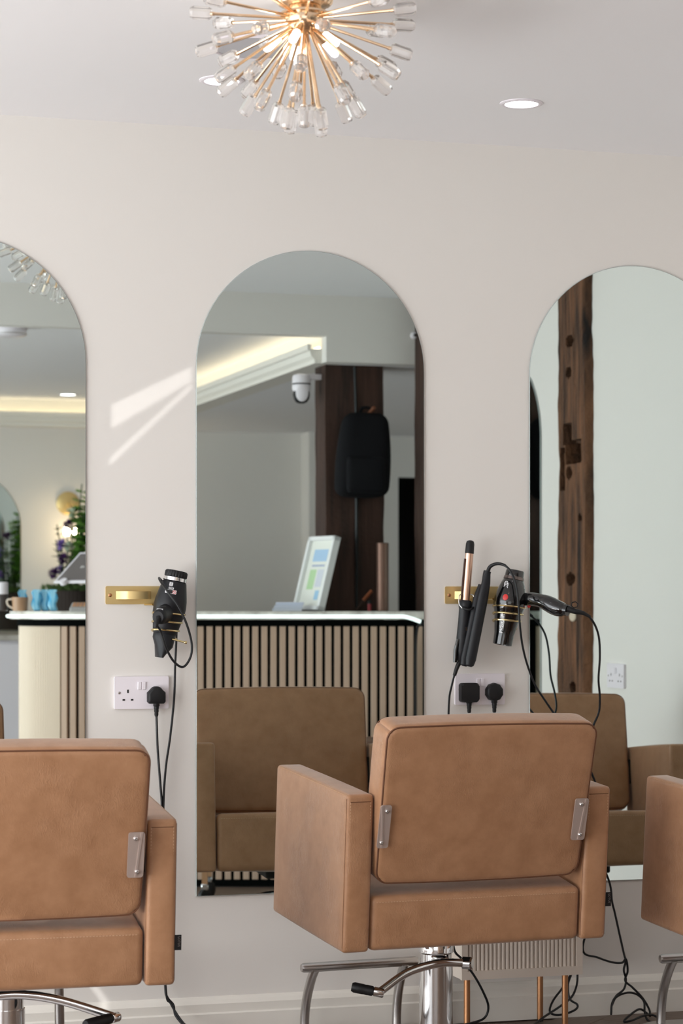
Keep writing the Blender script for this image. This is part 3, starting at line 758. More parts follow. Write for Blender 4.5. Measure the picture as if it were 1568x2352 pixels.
obj('hanging_loop', tube([ring_c+Vector((.0105*math.cos(2*PI*i/6+.3), 0, .0085*math.sin(2*PI*i/6+.3))) for i in range(7)], .0016, 8), MT['black'], hn)
obj('cord_sleeve', tube(spline([at(1302, 1398, -.20), at(1320, 1404, -.21), at(1338, 1408, -.215), at(1355, 1417, -.22)], 6), .006, 10, rfun=lambda f: .0095-.0055*f), MT['black'], hn)
axs, A0s, DYs = ax, A0, DY
ax, A0, DY = bxd, B0, DY2
M1 = on_body(1160, 1374, .0450, .0004); obj('red_badge', lathe(None, 24, M1, ell=[(.0075, .0085, -.002), (.0075, .0085, .0008), (.004, .005, .0018)]), sred, t)
# emblem: outlined letter over the maker's word, printed along the barrel
Mr = Matrix.Rotation(R(0), 4, 'Z')
M1 = on_body(1161, 1344, .0355)
emb = join(xf(tube([(-.004, -.012, 0), (-.004, .004, 0), (-.001, .009, 0), (.004, .009, 0), (.006, .005, 0), (.003, .001, 0), (-.001, .001, 0)], .0011, 5), M1), xf(tube([(-.0012, -.010, 0), (-.0012, .003, 0), (.001, .006, 0), (.003, .0055, 0), (.003, .004, 0)], .0006, 5), M1), text_bm('arlux', .0072, M1 @ Matrix.Translation((.0065, -.003, .0008)) @ Matrix.Rotation(PI/2, 4, 'Z'), .0001, bold=.0002))
obj('emblem', emb, sw, t, sm=False)
M1 = on_body(1152, 1433, .0335)
obj('barrel_lettering', text_bm('parlux 3200', .0125, M1 @ Matrix.Translation((0, .004, .002)) @ Matrix.Rotation(PI/2, 4, 'Z'), .0001, bold=.00025), sw, t, sm=False)
M1 = on_body(1204, 1350, .034); obj('rating_mark', text_bm('CE', .008, M1 @ Matrix.Translation((0, 0, .0008)) @ Matrix.Rotation(PI/2, 4, 'Z'), .0001), sw, t, sm=False)
ax, A0, DY = axs, A0s, DYs
obj('cord', stub([at(1353, 1416, -.22), at(1366, 1436, -.21), at(1375, 1465, -.20), at(1377, 1510, -.19), at(1374, 1560, -.18), at(1377, 1600, -.17), at(1375, 1635, -.16), at(1362, 1668, -.15), at(1358, 1700, -.13), at(1354, 1760, -.11), at(1350, 1850, -.06), at(1375, 1960, -.04), at(1400, 2030, -.03), at(1405, 2070, -.03), at(1411, 2095, -.03), at(1421, 2140, -.035), at(1431, 2185, -.045), at(1436, 2208, -.05), at(1432, 2228, -.055), at(1437, 2250, -.05), at(1432, 2272, -.05), at(1415, 2287, -.055), at(1405, 2305, -.07), at(1403, 2330, -.09)], .0031), MT['cord'], t)
pe = plug(MSR @ Matrix.Translation((.037, 0, -.008)), t, 'round')
# --- curling iron
C0_ = at(1080, 1241, -.050); C1_ = at(1068.5, 1382, -.052); C2_ = at(1057, 1521, -.050)
cd = C1_-C0_; cl = cd.length; hd2 = C2_-C1_; hl2 = hd2.length
t = thing('curling_iron', 'curling iron with rose gold barrel and black tip hooked in the brass strap', 'curling iron', C1_)
rose = mat('rose_gold_barrel', srgb(222, 186, 166), .28, .85, noise=(40, srgb(206, 164, 138), 3, (1, 1, .3)))
obj('barrel', lathe([(.0112, .034), (.0116, cl)], 28, align(C0_, cd)), rose, t)
obj('barrel_tip', lathe([(.004, 0), (.0095, .0025), (.0118, .010), (.0124, .036), (.0105, .037)], 28, align(C0_, cd)), MT['black'], t)
obj('clamp', tube([C0_+cd*.30+Vector((-.0125, -.003, 0)), C0_+cd*.65+Vector((-.0135, -.003, 0)), C1_+Vector((-.0135, -.003, 0))], .0028, 8), mat('dark_clamp', srgb(70, 48, 40), .35, .6), t)
hn = obj('handle', lathe([(.0145, -.004), (.0178, 0), (.0178, .014), (.016, .02), (.0158, .06), (.0168, .10), (.0160, .135), (.0125, hl2-.006), (.006, hl2)], 28, align(C1_, hd2)), MT['matte'], t)
obj('lettering', text_bm('210', .006, align(C1_.lerp(C2_, .45)+Vector((.003, -.0170, 0)), (0, -1, 0), (0, 0, -1)), .0001), mat('bronze_print', srgb(120, 96, 70), .4, .5), hn, sm=False)
obj('purple_ring', lathe([(.0118, hl2-.014), (.0122, hl2-.010), (.0095, hl2-.005)], 24, align(C1_, hd2), cap=False), mat('purple_ring', srgb(140, 90, 170), .3, .4), hn)
for s in (-1, 1):
    q = C1_+Vector((s*.0125, -.004, .016))
    obj('rest_wire', tube(spline([q+Vector((0, 0, .004)), q+Vector((s*.008, -.004, .0)), q+Vector((s*.010, -.008, -.022)), q+Vector((s*.004, -.016, -.034))], 6), .0014, 8), MT['steel'], t)
obj('rest_bar', tube(spline([C1_+Vector((-.0165, -.018, -.016)), C1_+Vector((0, -.028, -.022)), C1_+Vector((.0165, -.018, -.016))], 6), .003, 8), MT['black'], t)
obj('thumb_lever', tube([C1_+hd2*.62+Vector((-.014, -.006, 0)), C1_+hd2*.8+Vector((-.020, -.008, 0)), C1_+hd2*1.0+Vector((-.018, -.006, 0))], .0055, 10), MT['gloss'], t)
sl = obj('cord_sleeve', tube(spline([C2_+Vector((0, 0, .004)), at(1050, 1531, -.05), at(1043, 1552, -.048)], 6), .006, 10, rfun=lambda f: .0075-.0025*f), MT['black'], t)
obj('cord', stub([at(1043, 1551, -.048), at(1037, 1575, -.04), at(1031, 1610, -.03), at(1030, 1700, -.025), at(1036, 1900, -.03), at(1050, 2060, -.16), at(1041, 2170, -.33), at(1060, 2203, -.345), at(1088, 2240, -.35), at(1110, 2280, -.345), at(1121, 2312, -.335), at(1112, 2338, -.33), at(1082, 2350, -.34), at(1040, 2358, -.36)], .0031), MT['cord'], t)
pe = plug(MSR @ Matrix.Translation((-.037, 0, -.008)), t, 'square')
# --- straightener: two long arms, closed
S0 = at(1117, 1318, -.075); S1 = at(1075, 1531, -.075); sd = S1-S0; sl_ = sd.length
t = thing('hair_straightener', 'matte black hair straightener hanging beside the curling iron', 'hair straightener', S0)
for k_, (dx, dy) in enumerate(((0, -.009), (-.005, .011))):
    Ms = align(S0+Vector((dx, dy, 0)), sd+Vector((dx*.6, 0, 0)), (1, 0, 0))
    n0 = 0.0 if k_ == 0 else .03
    o = obj('arm', lathe(None, 20, Ms, ell=[(.008, .006, n0), (.0125, .0085, n0+.025), (.0150, .0095, .07), (.0150, .0100, sl_-.02), (.0115, .009, sl_-.004), (.006, .005, sl_)]), MT['matte'], t)
obj('neck', tube(spline([at(1113, 1345, -.075), at(1117, 1320, -.075), at(1119, 1312, -.075)], 5), .0105, 12), MT['matte'], t)
obj('cord_sleeve', tube(spline([at(1119, 1316, -.075), at(1124, 1303, -.08), at(1135, 1296, -.09), at(1148, 1295, -.10), at(1160, 1299, -.11)], 6), .005, 10, rfun=lambda f: .0056-.0018*f), MT['black'], t)
obj('cord', stub([at(1159, 1298, -.11), at(1172, 1312, -.125), at(1184, 1340, -.135), at(1190, 1380, -.14), at(1193, 1430, -.14), at(1199, 1480, -.13), at(1210, 1525, -.12), at(1228, 1572, -.11), at(1252, 1610, -.10), at(1300, 1680, -.08), at(1340, 1745, -.06), at(1362, 1785, -.05), at(1372, 1830, -.04), at(1372, 1950, -.03), at(1356, 2100, -.04), at(1338, 2182, -.06), at(1372, 2199, -.06), at(1405, 2210, -.055), at(1428, 2211, -.055), at(1437, 2203, -.05), at(1441, 2230, -.05), at(1435, 2252, -.055), at(1452, 2268, -.06), at(1475, 2292, -.07), at(1490, 2318, -.08), at(1493, 2334, -.09)], .0031), MT['cord'], t)
# --- loose extension cords on the floor
o = obj('extension_cord', stub([at(1493, 2334, -.09), at(1470, 2318, -.10), at(1448, 2330, -.13), at(1432, 2346, -.16), at(1450, 2344, -.17), at(1480, 2332, -.13), at(1500, 2332, -.11), at(1514, 2342, -.13), at(1504, 2350, -.16), at(1486, 2342, -.14), at(1480, 2325, -.11), at(1478, 2300, -.075), at(1462, 2284, -.06), at(1440, 2280, -.055), at(1415, 2290, -.06), at(1404, 2310, -.07)], .0031), MT['cord'])
tag(o, 'looped black cord lying knotted on the floor by the right chair foot', 'cord')
o = obj('extension_cord', stub([at(1326, 2232, -.12), at(1324, 2262, -.13), at(1312, 2290, -.14), at(1285, 2312, -.17), at(1250, 2335, -.22), at(1222, 2356, -.30), at(1190, 2372, -.36)], .0031), MT['cord'])
tag(o, 'black cord running from under the reeded cabinet to the floor', 'cord')
o = obj('extension_cord', stub([at(1312, 2236, -.08), at(1292, 2268, -.08), at(1270, 2298, -.08), at(1262, 2322, -.09), at(1275, 2331, -.10), at(1300, 2328, -.11), at(1322, 2318, -.11), at(1325, 2307, -.10), at(1308, 2294, -.09), at(1304, 2262, -.08), at(1312, 2236, -.07)], .0031), MT['cord'])
tag(o, 'black cord looping behind the right copper leg of the cabinet', 'cord')
c = at(1126, 2352, -.24)
t = thing('loose_plug', 'round black plug lying on the floor below the cabinet', 'plug', (c.x, c.y, 0))
obj('body', lathe([(.010, 0), (.024, .004), (.027, .014), (.024, .028), (.012, .034)], 14, Matrix.Translation((c.x, c.y, 0))), MT['black'], t)
obj('cord_stub', tube([(c.x, c.y, .02), (c.x-.05, c.y-.02, .012), (c.x-.1, c.y-.06, .005)], .004, 8), MT['cord'], t)

# ================================================================== REEDED CABINET
fl_ = at(1072, 2300, -.235); frr = at(1297, 2300, -.235)
cx0 = fl_.x-.024; cx1 = frr.x+.040; cy0 = -.262; cy1 = -.03; cz0 = .160; cz1 = .50
t = thing('side_cabinet', 'cream cabinet with reeded front and copper legs behind the middle chair', 'cabinet', ((cx0+cx1)/2, (cy0+cy1)/2, 0))
body = bx((cx0, cy0+.012, cz0), (cx1, cy1, cz1), .002); obj('body', body, MT['cream'], t, sm=False)
fw_ = .017
fb = BM()
zb_, zt_ = cz0+fw_+.006, cz1-fw_
box(fb, (cx0, cy0, cz0), (cx1, cy0+.0118, zb_)); box(fb, (cx0, cy0, zt_), (cx1, cy0+.0118, cz1)); box(fb, (cx0, cy0, zb_+.0002), (cx0+fw_, cy0+.0118, zt_-.0002)); box(fb, (cx1-fw_, cy0, zb_+.0002), (cx1, cy0+.0118, zt_-.0002))
obj('front_frame', fb, MT['cream'], t, sm=False)
nre = 26; rw = (cx1-cx0-2*fw_-.006)/nre
rm = None
for i in range(nre):
    x = cx0+fw_+.003+rw*(i+.5)
    if rm is None:
        b_ = lathe([(rw*.49, 0), (rw*.49, cz1-cz0-2*fw_-.006)], 10); ro = obj('reed', b_, MT['cream'], t); rm = ro.data; rm.transform(ROOTINV[t.name].inverted())
    else:
        ro = bpy.data.objects.new('reed', rm); link(ro, t)
    ro.location = (x-t.location.x, cy0+.0095-t.location.y, cz0+fw_+.006)
for lx in (fl_.x, frr.x):
    for ly in (-.235, -.055):
        l_ = obj('leg', cyl((lx, ly, .006), (lx, ly, cz0), .0085, 18), MT['copper'], t)
        obj('foot', cyl((lx, ly, 0), (lx, ly, .006), .0092, 18), MT['black'], l_)

# ================================================================== TIMBER POSTS
from mathutils import noise as NZ
def rough_post(lo, hi, m, amp=.006, nz=60, seed=0):
    bm = BM(); lo = Vector(lo); hi = Vector(hi); per = []
    n = 7
    for i in range(n): per.append((i/n, 0))
    for i in range(n): per.append((1, i/n))
    for i in range(n): per.append((1-i/n, 1))
    for i in range(n): per.append((0, 1-i/n))
    rings = []
    for k in range(nz+1):
        z = lo.z+(hi.z-lo.z)*k/nz; row = []
        for u, v in per:
            p = Vector((lo.x+(hi.x-lo.x)*u, lo.y+(hi.y-lo.y)*v, z))
            w = NZ.noise_vector(Vector((p.x*9+seed, p.y*9, z*2.2)))*amp + NZ.noise_vector(Vector((p.x*30, p.y*30, z*9+seed)))*amp*.4
            row.append(bm.verts.new(p+Vector((w.x, w.y, 0))))
        rings.append(row)
    k = len(per)
    for A, B in zip(rings, rings[1:]):
        for i in range(k): bm.faces.new((A[i], A[(i+1) % k], B[(i+1) % k], B[i]))
    bm.faces.new(rings[0][::-1]); bm.faces.new(rings[-1])
    return bm
tag(obj('timber_post', rough_post((2.72, -3.40, 0), (2.974, -3.24, LOW), None, seed=3), MT['timberd'], ang=60), 'dark timber post with black backpack, seen in the middle mirror', 'timber post')
tag(obj('timber_post', rough_post((3.075, YD, 0), (XR, YD+.13, CZ), None, seed=8), MT['timberd'], ang=60), 'dark timber post at the right edge of the middle mirror, by the counter end', 'timber post')
# weathered post let into the side wall: displaced face with mortises and peg holes
ya = side(1293, 1000).y; yb = side(1359, 1000).y
pegs = [(side(1322, 785), .014, .02), (side(1319, 857), .011, .017), (side(1321, 1087), .013, .022), (side(1325, 1330), .016, .020), (side(1330, 1578), .012, .018), (side(1346, 1190), .006, .012)]
rects = [((1313, 1018), (1350, 1060), .05), ((1302, 1034), (1310, 1125), .045), ((1308, 976), (1326, 1018), .02)]
RC = []
for (p0, p1, dep) in rects:
    a_, b_ = side(*p0), side(*p1); RC.append((min(a_.y, b_.y), max(a_.y, b_.y), min(a_.z, b_.z), max(a_.z, b_.z), dep))
bm = BM(); NU, NV = 46, 330; rows = []
zs_ = [CZ*j/NV for j in range(NV+1)]
for j, z in enumerate(zs_):
    row = []
    e0 = ya+.014*NZ.noise(Vector((1.5, 0, z*2.4)))+.010*NZ.noise(Vector((7, 0, z*14))); e1 = yb+.016*NZ.noise(Vector((9.5, 0, z*2.6)))+.008*NZ.noise(Vector((4, 3, z*16)))
    for i in range(NU+1):
        u = i/NU; y = e0+(e1-e0)*u
        d = -.032+.006*NZ.noise(Vector((u*5, 2, z*1.3)))+.003*NZ.noise(Vector((u*26, 5, z*4)))
        d += .010*math.exp(-((u-.62-.05*NZ.noise(Vector((0, 1, z*2))))/.03)**2)*(.4+.6*max(0, NZ.noise(Vector((3, 3, z*2.5)))))
        edge = min(u, 1-u)
        if edge < .05: d += .034*(1-edge/.05)**2
        for pc, ry, rz in pegs:
            if ((y-pc.y)/(ry*2.0))**2+((z-pc.z)/rz)**2 < 1: d = .06
        for (r0, r1, r2, r3, dep) in RC:
            if r0 < y < r1 and r2 < z < r3: d = min(.08, -.02+dep*2.0)
        row.append(bm.verts.new((XR+d, y, z)))
    rows.append(row)
for j in range(NV):
    for i in range(NU): bm.faces.new((rows[j][i], rows[j+1][i], rows[j+1][i+1], rows[j][i+1]))
tpo = thing('weathered_post', 'weathered brown timber post with mortises, seen in the right mirror', 'timber post', (XR, (ya+yb)/2, 0))
obj('timber_face', bm, MT['timber'], tpo, ang=50)
pp = side(1332, 1416)
obj('pale_peg', lathe(None, 16, align((XR-.034, pp.y, pp.z), (-1, 0, 0), (0, 0, 1)), ell=[(.019, .030, 0), (.017, .027, .004), (.005, .008, .006)]), mat('pale_peg', srgb(205, 188, 168), .7), tpo)

# ================================================================== RECEPTION COUNTER (seen in the mirrors)
ZC = 9.4
MC = Matrix.Translation((ZC*math.sin(TH), D-ZC*math.cos(TH), 0)) @ Matrix.Rotation(TH, 4, 'Z')
def cx(px, Z=ZC): return (px-784)/F*Z
def cz(py, Z=ZC): return H-(py-HY)*Z/F
XA = cx(186); XE = .355; RA = .30
t = thing('reception_counter', 'reception counter with pale vertical slats, marble top and cold light strip', 'counter', MC.translation, TH, world=False)
def path(off, s):
    """front line of the counter offset outwards; s = arc length from the corner start, negative runs round the corner"""
    if s >= 0: return Vector((XA+s, off, 0)), Vector((0, 1, 0))
    a = -s/RA
    if a <= PI/2:
        n = Vector((-math.sin(a), math.cos(a), 0)); return Vector((XA, -RA, 0))+n*(RA+off), n
    n = Vector((-1, 0, 0)); return Vector((XA-RA-off, -RA-(-s-RA*PI/2), 0)), n
SB = -RA*PI/2-.30
def ribbon(off0, off1, z0, z1, s0, s1, n=60):
    bm = BM(); rows = []
    for i in range(n+1):
        s = s0+(s1-s0)*i/n; p0, nn = path(off0, s); p1, _ = path(off1, s)
        rows.append([bm.verts.new((p.x, p.y, z)) for p, z in ((p0, z0), (p1, z0), (p1, z1), (p0, z1))])
    for a, b in zip(rows, rows[1:]):
        for k in range(4): bm.faces.new((a[k], a[(k+1) % 4], b[(k+1) % 4], b[k]))
    bm.faces.new(rows[0][::-1]); bm.faces.new(rows[-1]); return bm
obj('backing_panel', ribbon(-.05, -.022, 0, 1.066, SB, XE-XA), MT['felt'], t, sm=False)
obj('plinth', ribbon(-.022, -.004, 0, .028, SB, XE-XA), MT['felt'], t, sm=False)
obj('shadow_rail', ribbon(-.022, .004, 1.064, 1.090, SB, XE-XA), MT['felt'], t, sm=False)
obj('inner_shelf', bx((XA, -.20, .70), (XE, -.06, .73)), MT['cream'], t, sm=False)
pit = .0373; wd = .0248; sm_ = None
k = 0; s = -2.3*pit
while s+wd < XE-XA:
    p, n = path(0, s+wd/2)
    if sm_ is None:
        so = obj('slat', bx((-wd/2, -.022, .028), (wd/2, 0, 1.064), .0012), MT['slat'], t, sm=False); sm_ = so.data
    else: so = bpy.data.objects.new('slat', sm_); link(so, t)
    so.location = (p.x, p.y, 0); so.rotation_euler = (0, 0, math.atan2(-n.x, n.y))
    s += pit
tm = BM(); s = -2.3*pit-.012
while s > SB:
    p, n = path(-.009, s)
    lathe([(.0050, .028), (.0050, 1.064)], 8, Matrix.Translation((p.x, p.y, 0)), tm, cap=False); s -= .0095
tag(obj('tambour', tm, mat('pale_tambour', srgb(222, 204, 184), .5), t), kind='stuff')
top = BM(); ol = []
for i in range(61):
    s = SB+(XE+.0-XA-SB)*i/60; p, n = path(.034, s); ol.append((p.x, p.y))
ol += [(XE, -.225), (XA-.05, -.225), (XA-.07, SB+RA*PI/2-.02)]
ol = [q for q in ol]
A = [top.verts.new((x, y, 1.092)) for x, y in ol]; B = [top.verts.new((x, y, 1.125)) for x, y in ol]; n_ = len(ol)
top.faces.new(A[::-1]); top.faces.new(B)
for i in range(n_): top.faces.new((A[i], A[(i+1) % n_], B[(i+1) % n_], B[i]))
obj('marble_top', top, MT['marble'], t, sm=False)
pts = []
for i in range(81):
    s = SB+(cx(922)-XA-SB)*i/80; p, n = path(.042, s); pts.append(Vector((p.x, p.y, 1.104)))
e = pts[-1]; pts += [e+Vector((.012, .002, -.002)), Vector((cx(945), .045, 1.094)), Vector((cx(963), .046, 1.082))]
led = obj('light_strip', tube(pts, .0075, 10), MT['led'], t)
obj('strip_cable', tube(spline([pts[-1], pts[-1]+Vector((.004, 0, -.01)), (cx(955), .03, 1.05), (cx(952), .012, .9), (cx(953), .012, .3)], 6), .005, 8), MT['cord'], led)
TZ = 1.125
# --- things on the counter
def ct(name, label, cat, px, yb_, group=None):
    X = (px-784)/F*(ZC-yb_)
    return thing(name, label, cat, MC @ Vector((X, yb_, TZ)), TH, group, world=False)
t = ct('picture_frame', 'white framed notice leaning on the counter in the middle mirror', 'picture frame', 712, -.14)
MF = Matrix.Rotation(R(-57), 4, 'Z') @ Matrix.Rotation(R(-14), 4, 'X')     # local: faces +y after turning towards the viewer's left
MF = Matrix.Rotation(R(58), 4, 'Z') @ Matrix.Rotation(R(15), 4, 'X')
fw2, fh2 = .105, .315
fb = BM()
for lo, hi in (((-fw2, 0, 0), (-fw2+.016, .03, fh2)), ((fw2-.016, 0, 0), (fw2, .03, fh2)), ((-fw2, 0, 0), (fw2, .03, .016)), ((-fw2, 0, fh2-.016), (fw2, .03, fh2))): box(fb, lo, hi)
Wm = mat('white_lacquer', srgb(240, 240, 240), .35)
obj('frame', xf(fb, MF), Wm, t, sm=False)
pg = obj('page', bx((-fw2+.012, .008, .012), (fw2-.012, .014, fh2-.012), M=MF), mat('paper', srgb(238, 238, 230), .6), t, sm=False)
for nm, x0, x1, z0, z1, col in (('picture_block', -.055, .055, .21, .262, (175, 205, 235)), ('colour_block', -.055, -.005, .09, .175, (188, 220, 170)), ('text_block', .005, .055, .10, .175, (215, 218, 228)), ('title_line', -.05, .05, .188, .196, (170, 180, 205)), ('picture_block', .02, .052, .045, .085, (160, 200, 230))):
    obj(nm, bx((x0, .0141, z0), (x1, .0146, z1), M=MF), mat('print_'+nm, srgb(*col), .6), pg, sm=False)
for i in range(3):
    tb = ct('card_box', ['white stack of cards by the picture frame, lowest', 'white stack of cards by the picture frame, middle', 'white stack of cards by the picture frame, topmost'][i], 'card stack', 658+i*2, -.085, 'card stacks on the counter')
    tb.location.z += i*.0125
    obj('cards', bx((-.062+.004*i, -.028, 0), (.060, .028, .0115), .001), mat('card_edge%d' % i, srgb(222-6*i, 226-4*i, 238), .6), tb, sm=False)
    obj('top_card', bx((-.061+.004*i, -.027, .0115), (.059, .027, .0122)), mat('card_face%d' % i, srgb(196+10*i, 210, 230), .6), tb, sm=False)
t = ct('tumbler', 'tall bronze cylinder standing on the counter in the middle mirror', 'canister', 876, -.12)
br = mat('bronze', srgb(124, 94, 82), .4, .6)
obj('body', lathe([(.022, 0), (.0252, .003), (.0252, .272)], 32), br, t); obj('lid', lathe([(.0252, .272), (.0256, .274), (.0256, .281), (.022, .283)], 32), br, t)
t = ct('styling_brush', 'brush with orange wooden handle leaning near the bronze cylinder', 'brush', 832, -.17)
obj('handle', tube([(-.03, 0, .004), (.012, 0, .06)], .004, 8), MT['timberd'], t); obj('handle_tip', tube([(.0, 0, .045), (.035, -.01, .085)], .0075, 10), mat('orange_wood', srgb(150, 80, 45), .5), t)
t = ct('red_lighter', 'small red tube standing beside the brush on the counter', 'tube', 846, -.13)
obj('body', lathe([(.008, 0), (.0085, .03)], 12), mat('red_tube', srgb(150, 50, 55), .4), t); obj('cap', lathe([(.0085, .03), (.0085, .042), (.005, .044)], 12), MT['black'], t)
t = ct('mug', 'tan mug with pale handle on the counter in the leftmost mirror', 'mug', 45, -.10)
tanm = mat('tan_glaze', srgb(176, 138, 108), .4)
obj('body', lathe([(.026, 0), (.030, .003), (.0335, .05), (.0335, .058), (.0305, .058), (.029, .01), (.002, .008)], 28), tanm, t)
obj('handle', tube(spline([(-.032, 0, .050), (-.052, 0, .046), (-.050, 0, .026), (-.030, 0, .012)], 6), .0042, 8), mat('pale_glaze', srgb(224, 208, 192), .35), t)
bl_ = mat('blue_foil', srgb(28, 160, 214), .3, noise=(45, srgb(190, 236, 248), 1, (1.6, 1, .3)))
for i, (px, yy, dz) in enumerate(((82, -.10, 0), (101, -.12, 0), (120, -.10, 0), (51, -.19, .0))):
    t = ct('sachet', ['blue foil pouch on the counter nearest the tan mug', 'blue foil pouch on the counter in the centre of the row', 'blue foil pouch on the counter nearest the tablet', 'blue foil pouch standing behind the tan mug'][i], 'pouch', px, yy, 'blue foil pouches')
    obj('pouch', cushion(.0165, .010, .042, .008, (.002, .003, 0), n=6, fun=lambda p: (p.x+.004*math.sin(p.z*120), p.y*(1-.75*(p.z+.042)/.084), p.z+.042)), bl_, t)
    obj('top_seal', bx((-.0155, -.0012, .080), (.0165, .0012, .0895)), bl_, t, sm=False)
t = ct('tablet_stand', 'white tablet on a silver stand on the counter in the leftmost mirror', 'tablet', 190, -.13)
P0 = Vector((cx(127)-cx(190), .09, cz(1341)-TZ)); ux = Vector((.150, .076, 0)).normalized(); uy = Vector((.09, -.18, .128)).normalized()
uz = ux.cross(uy); MTb = Matrix((ux, uy, uz)).transposed().to_4x4(); MTb.translation = P0
tb = obj('tablet_body', xf(bx((0, 0, -.008), (.168, .238, 0), .003), MTb), MT['white'], t, sm=False)
obj('screen', xf(bx((.013, .016, -.0088), (.155, .222, -.006)), MTb), mat('grey_screen', srgb(112, 104, 102), .35), tb, sm=False)
obj('clip', lathe([(.016, -.012), (.018, -.004), (.016, .006)], 20, MTb @ Matrix.Translation((.055, -.002, -.008))), MT['white'], tb)
obj('pole', tube(spline([MTb @ Vector((.084, .11, -.01)), (.03, -.05, .13), (.03, -.04, .01)], 8), .010, 12), MT['steel'], t)
obj('base', lathe([(.055, 0), (.055, .006), (.045, .010), (.012, .012)], 32, Matrix.Translation((.03, -.04, 0))), MT['steel'], t)
t = ct('card_reader', 'grey card terminal with orange keys below the tablet', 'card terminal', 181, .0)
Mq = Matrix.Translation((0, 0, .014)) @ Matrix.Rotation(R(-14), 4, 'X')
cr = obj('body', xf(bx((-.035, -.05, -.006), (.035, .05, .012), .005), Mq), mat('grey_terminal', srgb(170, 166, 164), .45), t, sm=False)
kym = mat('orange_key', srgb(214, 160, 120), .5)
for i in range(4):
    for j in range(3): obj('key', xf(bx((-.026+.014*i, -.03+.02*j, .012), (-.016+.014*i, -.016+.02*j, .0155)), Mq), kym, cr, sm=False)
t = ct('dispenser', 'dark jar with white band at the left end of the counter', 'jar', 4, -.14)
obj('jar', lathe([(.02, 0), (.024, .004), (.024, .075), (.02, .08)], 24), mat('dark_jar', srgb(70, 62, 60), .3), t)
obj('band', lathe([(.0245, .070), (.0248, .072), (.0248, .118), (.018, .121)], 24), MT['white'], t)
# --- trolley in front of the counter
ZT = 8.9
MTr = Matrix.Translation((ZT*math.sin(TH), D-ZT*math.cos(TH), 0)) @ Matrix.Rotation(TH, 4, 'Z')
t = thing('trolley', 'low brown wooden trolley on casters reflected behind the middle chair', 'trolley', MTr.translation, TH, world=False)
wb = mat('brown_wood', srgb(120, 92, 76), .5, noise=(8, srgb(100, 74, 60), 4, (.6, 6, 6)))
x0, x1 = cx(455, ZT), cx(880, ZT)
obj('top_board', bx((x0, -.15, .600), (x1, .15, .632), .003), wb, t, sm=False); obj('shelf', bx((x0, -.15, .290), (x1, .15, .312), .003), wb, t, sm=False)
for xx in (x0+.03, x1-.03):
    for yy in (-.12, .12):
        l_ = obj('leg', bx((xx-.011, yy-.011, .085), (xx+.011, yy+.011, .60)), mat('light_wood_leg', srgb(170, 130, 96), .5), t, sm=False)
        cs = obj('caster', lathe([(.022, -.012), (.034, -.008), (.034, .008), (.022, .012)], 20, align((xx, yy, .034), (.8, .6, 0))), MT['black'], l_)
        obj('caster_fork', bx((xx-.014, yy-.014, .062), (xx+.014, yy+.014, .088), .004), MT['chrome'], l_)
X_ = cx(545, ZT)
tt = thing('storage_box', 'pale box on the trolley shelf, glimpsed under the reflected backrest', 'box', MTr @ Vector((X_, .02, .312)), TH, world=False)
obj('box', bx((-.10, -.10, 0), (.10, .10, .035), .003), MT['cream'], tt, sm=False); obj('lid', bx((-.103, -.103, .035), (.103, .103, .048), .002), MT['cream'], tt, sm=False)
tt = thing('folded_towel', 'dark blue folded towel on the trolley shelf beside the pale box', 'towel', MTr @ Vector((cx(625, ZT), .02, .312)), TH, world=False)
nb = mat('navy_cloth', srgb(34, 44, 66), .9)
for i in range(3): obj('fold', cushion(.055-.002*i, .09, .009, .008, n=4, M=Matrix.Translation((0, 0, .009+.0175*i))), nb, tt)
# --- backpack on the post
c = am(832, 1046, -3.175)
t = thing('backpack', 'black backpack hanging from a peg on the dark timber post', 'backpack', (c.x, -3.23, c.z-.17))
cloth = mat('black_cloth', srgb(20, 20, 23), .85, spec=.2)
def bp(p):
    f = (p.z+.17)/.34
    return (c.x+p.x*(1.06-.24*max(0, f-.2)**2*1.2)+.018*(f-.4), -3.178+p.y*(1.05-.4*f), c.z+p.z)
obj('bag', cushion(.108, .048, .172, .040, (.006, .012, .006), n=10, fun=bp), cloth, t)
obj('front_pocket', cushion(.08, .018, .075, .016, (.004, .006, 0), n=8, M=Matrix.Translation((c.x-.005, -3.128, c.z-.085))), cloth, t)
obj('grab_handle', tube(spline([(c.x-.012, -3.195, c.z+.165), (c.x+.004, -3.20, c.z+.198), (c.x+.035, -3.20, c.z+.198), (c.x+.05, -3.195, c.z+.165)], 6), .006, 8), cloth, t)
for s_ in (-1, 1): obj('strap', tube(spline([(c.x+.02+s_*.03, -3.215, c.z+.15), (c.x+s_*.09, -3.222, c.z+.04), (c.x+s_*.085, -3.222, c.z-.12)], 6), .007, 6), cloth, t)
obj('zip_pull', tube([(c.x+.06, -3.128, c.z-.02), (c.x+.062, -3.122, c.z-.05)], .0025, 6), MT['steel'], t)
pg_ = tag(obj('coat_peg', tube([(c.x+.012, -3.235, c.z+.165), (c.x+.03, -3.195, c.z+.175), (c.x+.045, -3.165, c.z+.20)], .008, 10), mat('peg_wood', srgb(120, 70, 45), .6)), 'short brown peg on the dark post, holding the backpack', 'peg')
# cable down the post
tag(obj('post_cable', tube([(2.845, -3.236, 2.15), (2.85, -3.232, 1.95), (2.852, -3.230, 1.3), (2.850, -3.232, .3)], .006, 6), MT['cord']), 'black cable running down the dark timber post', 'cable')
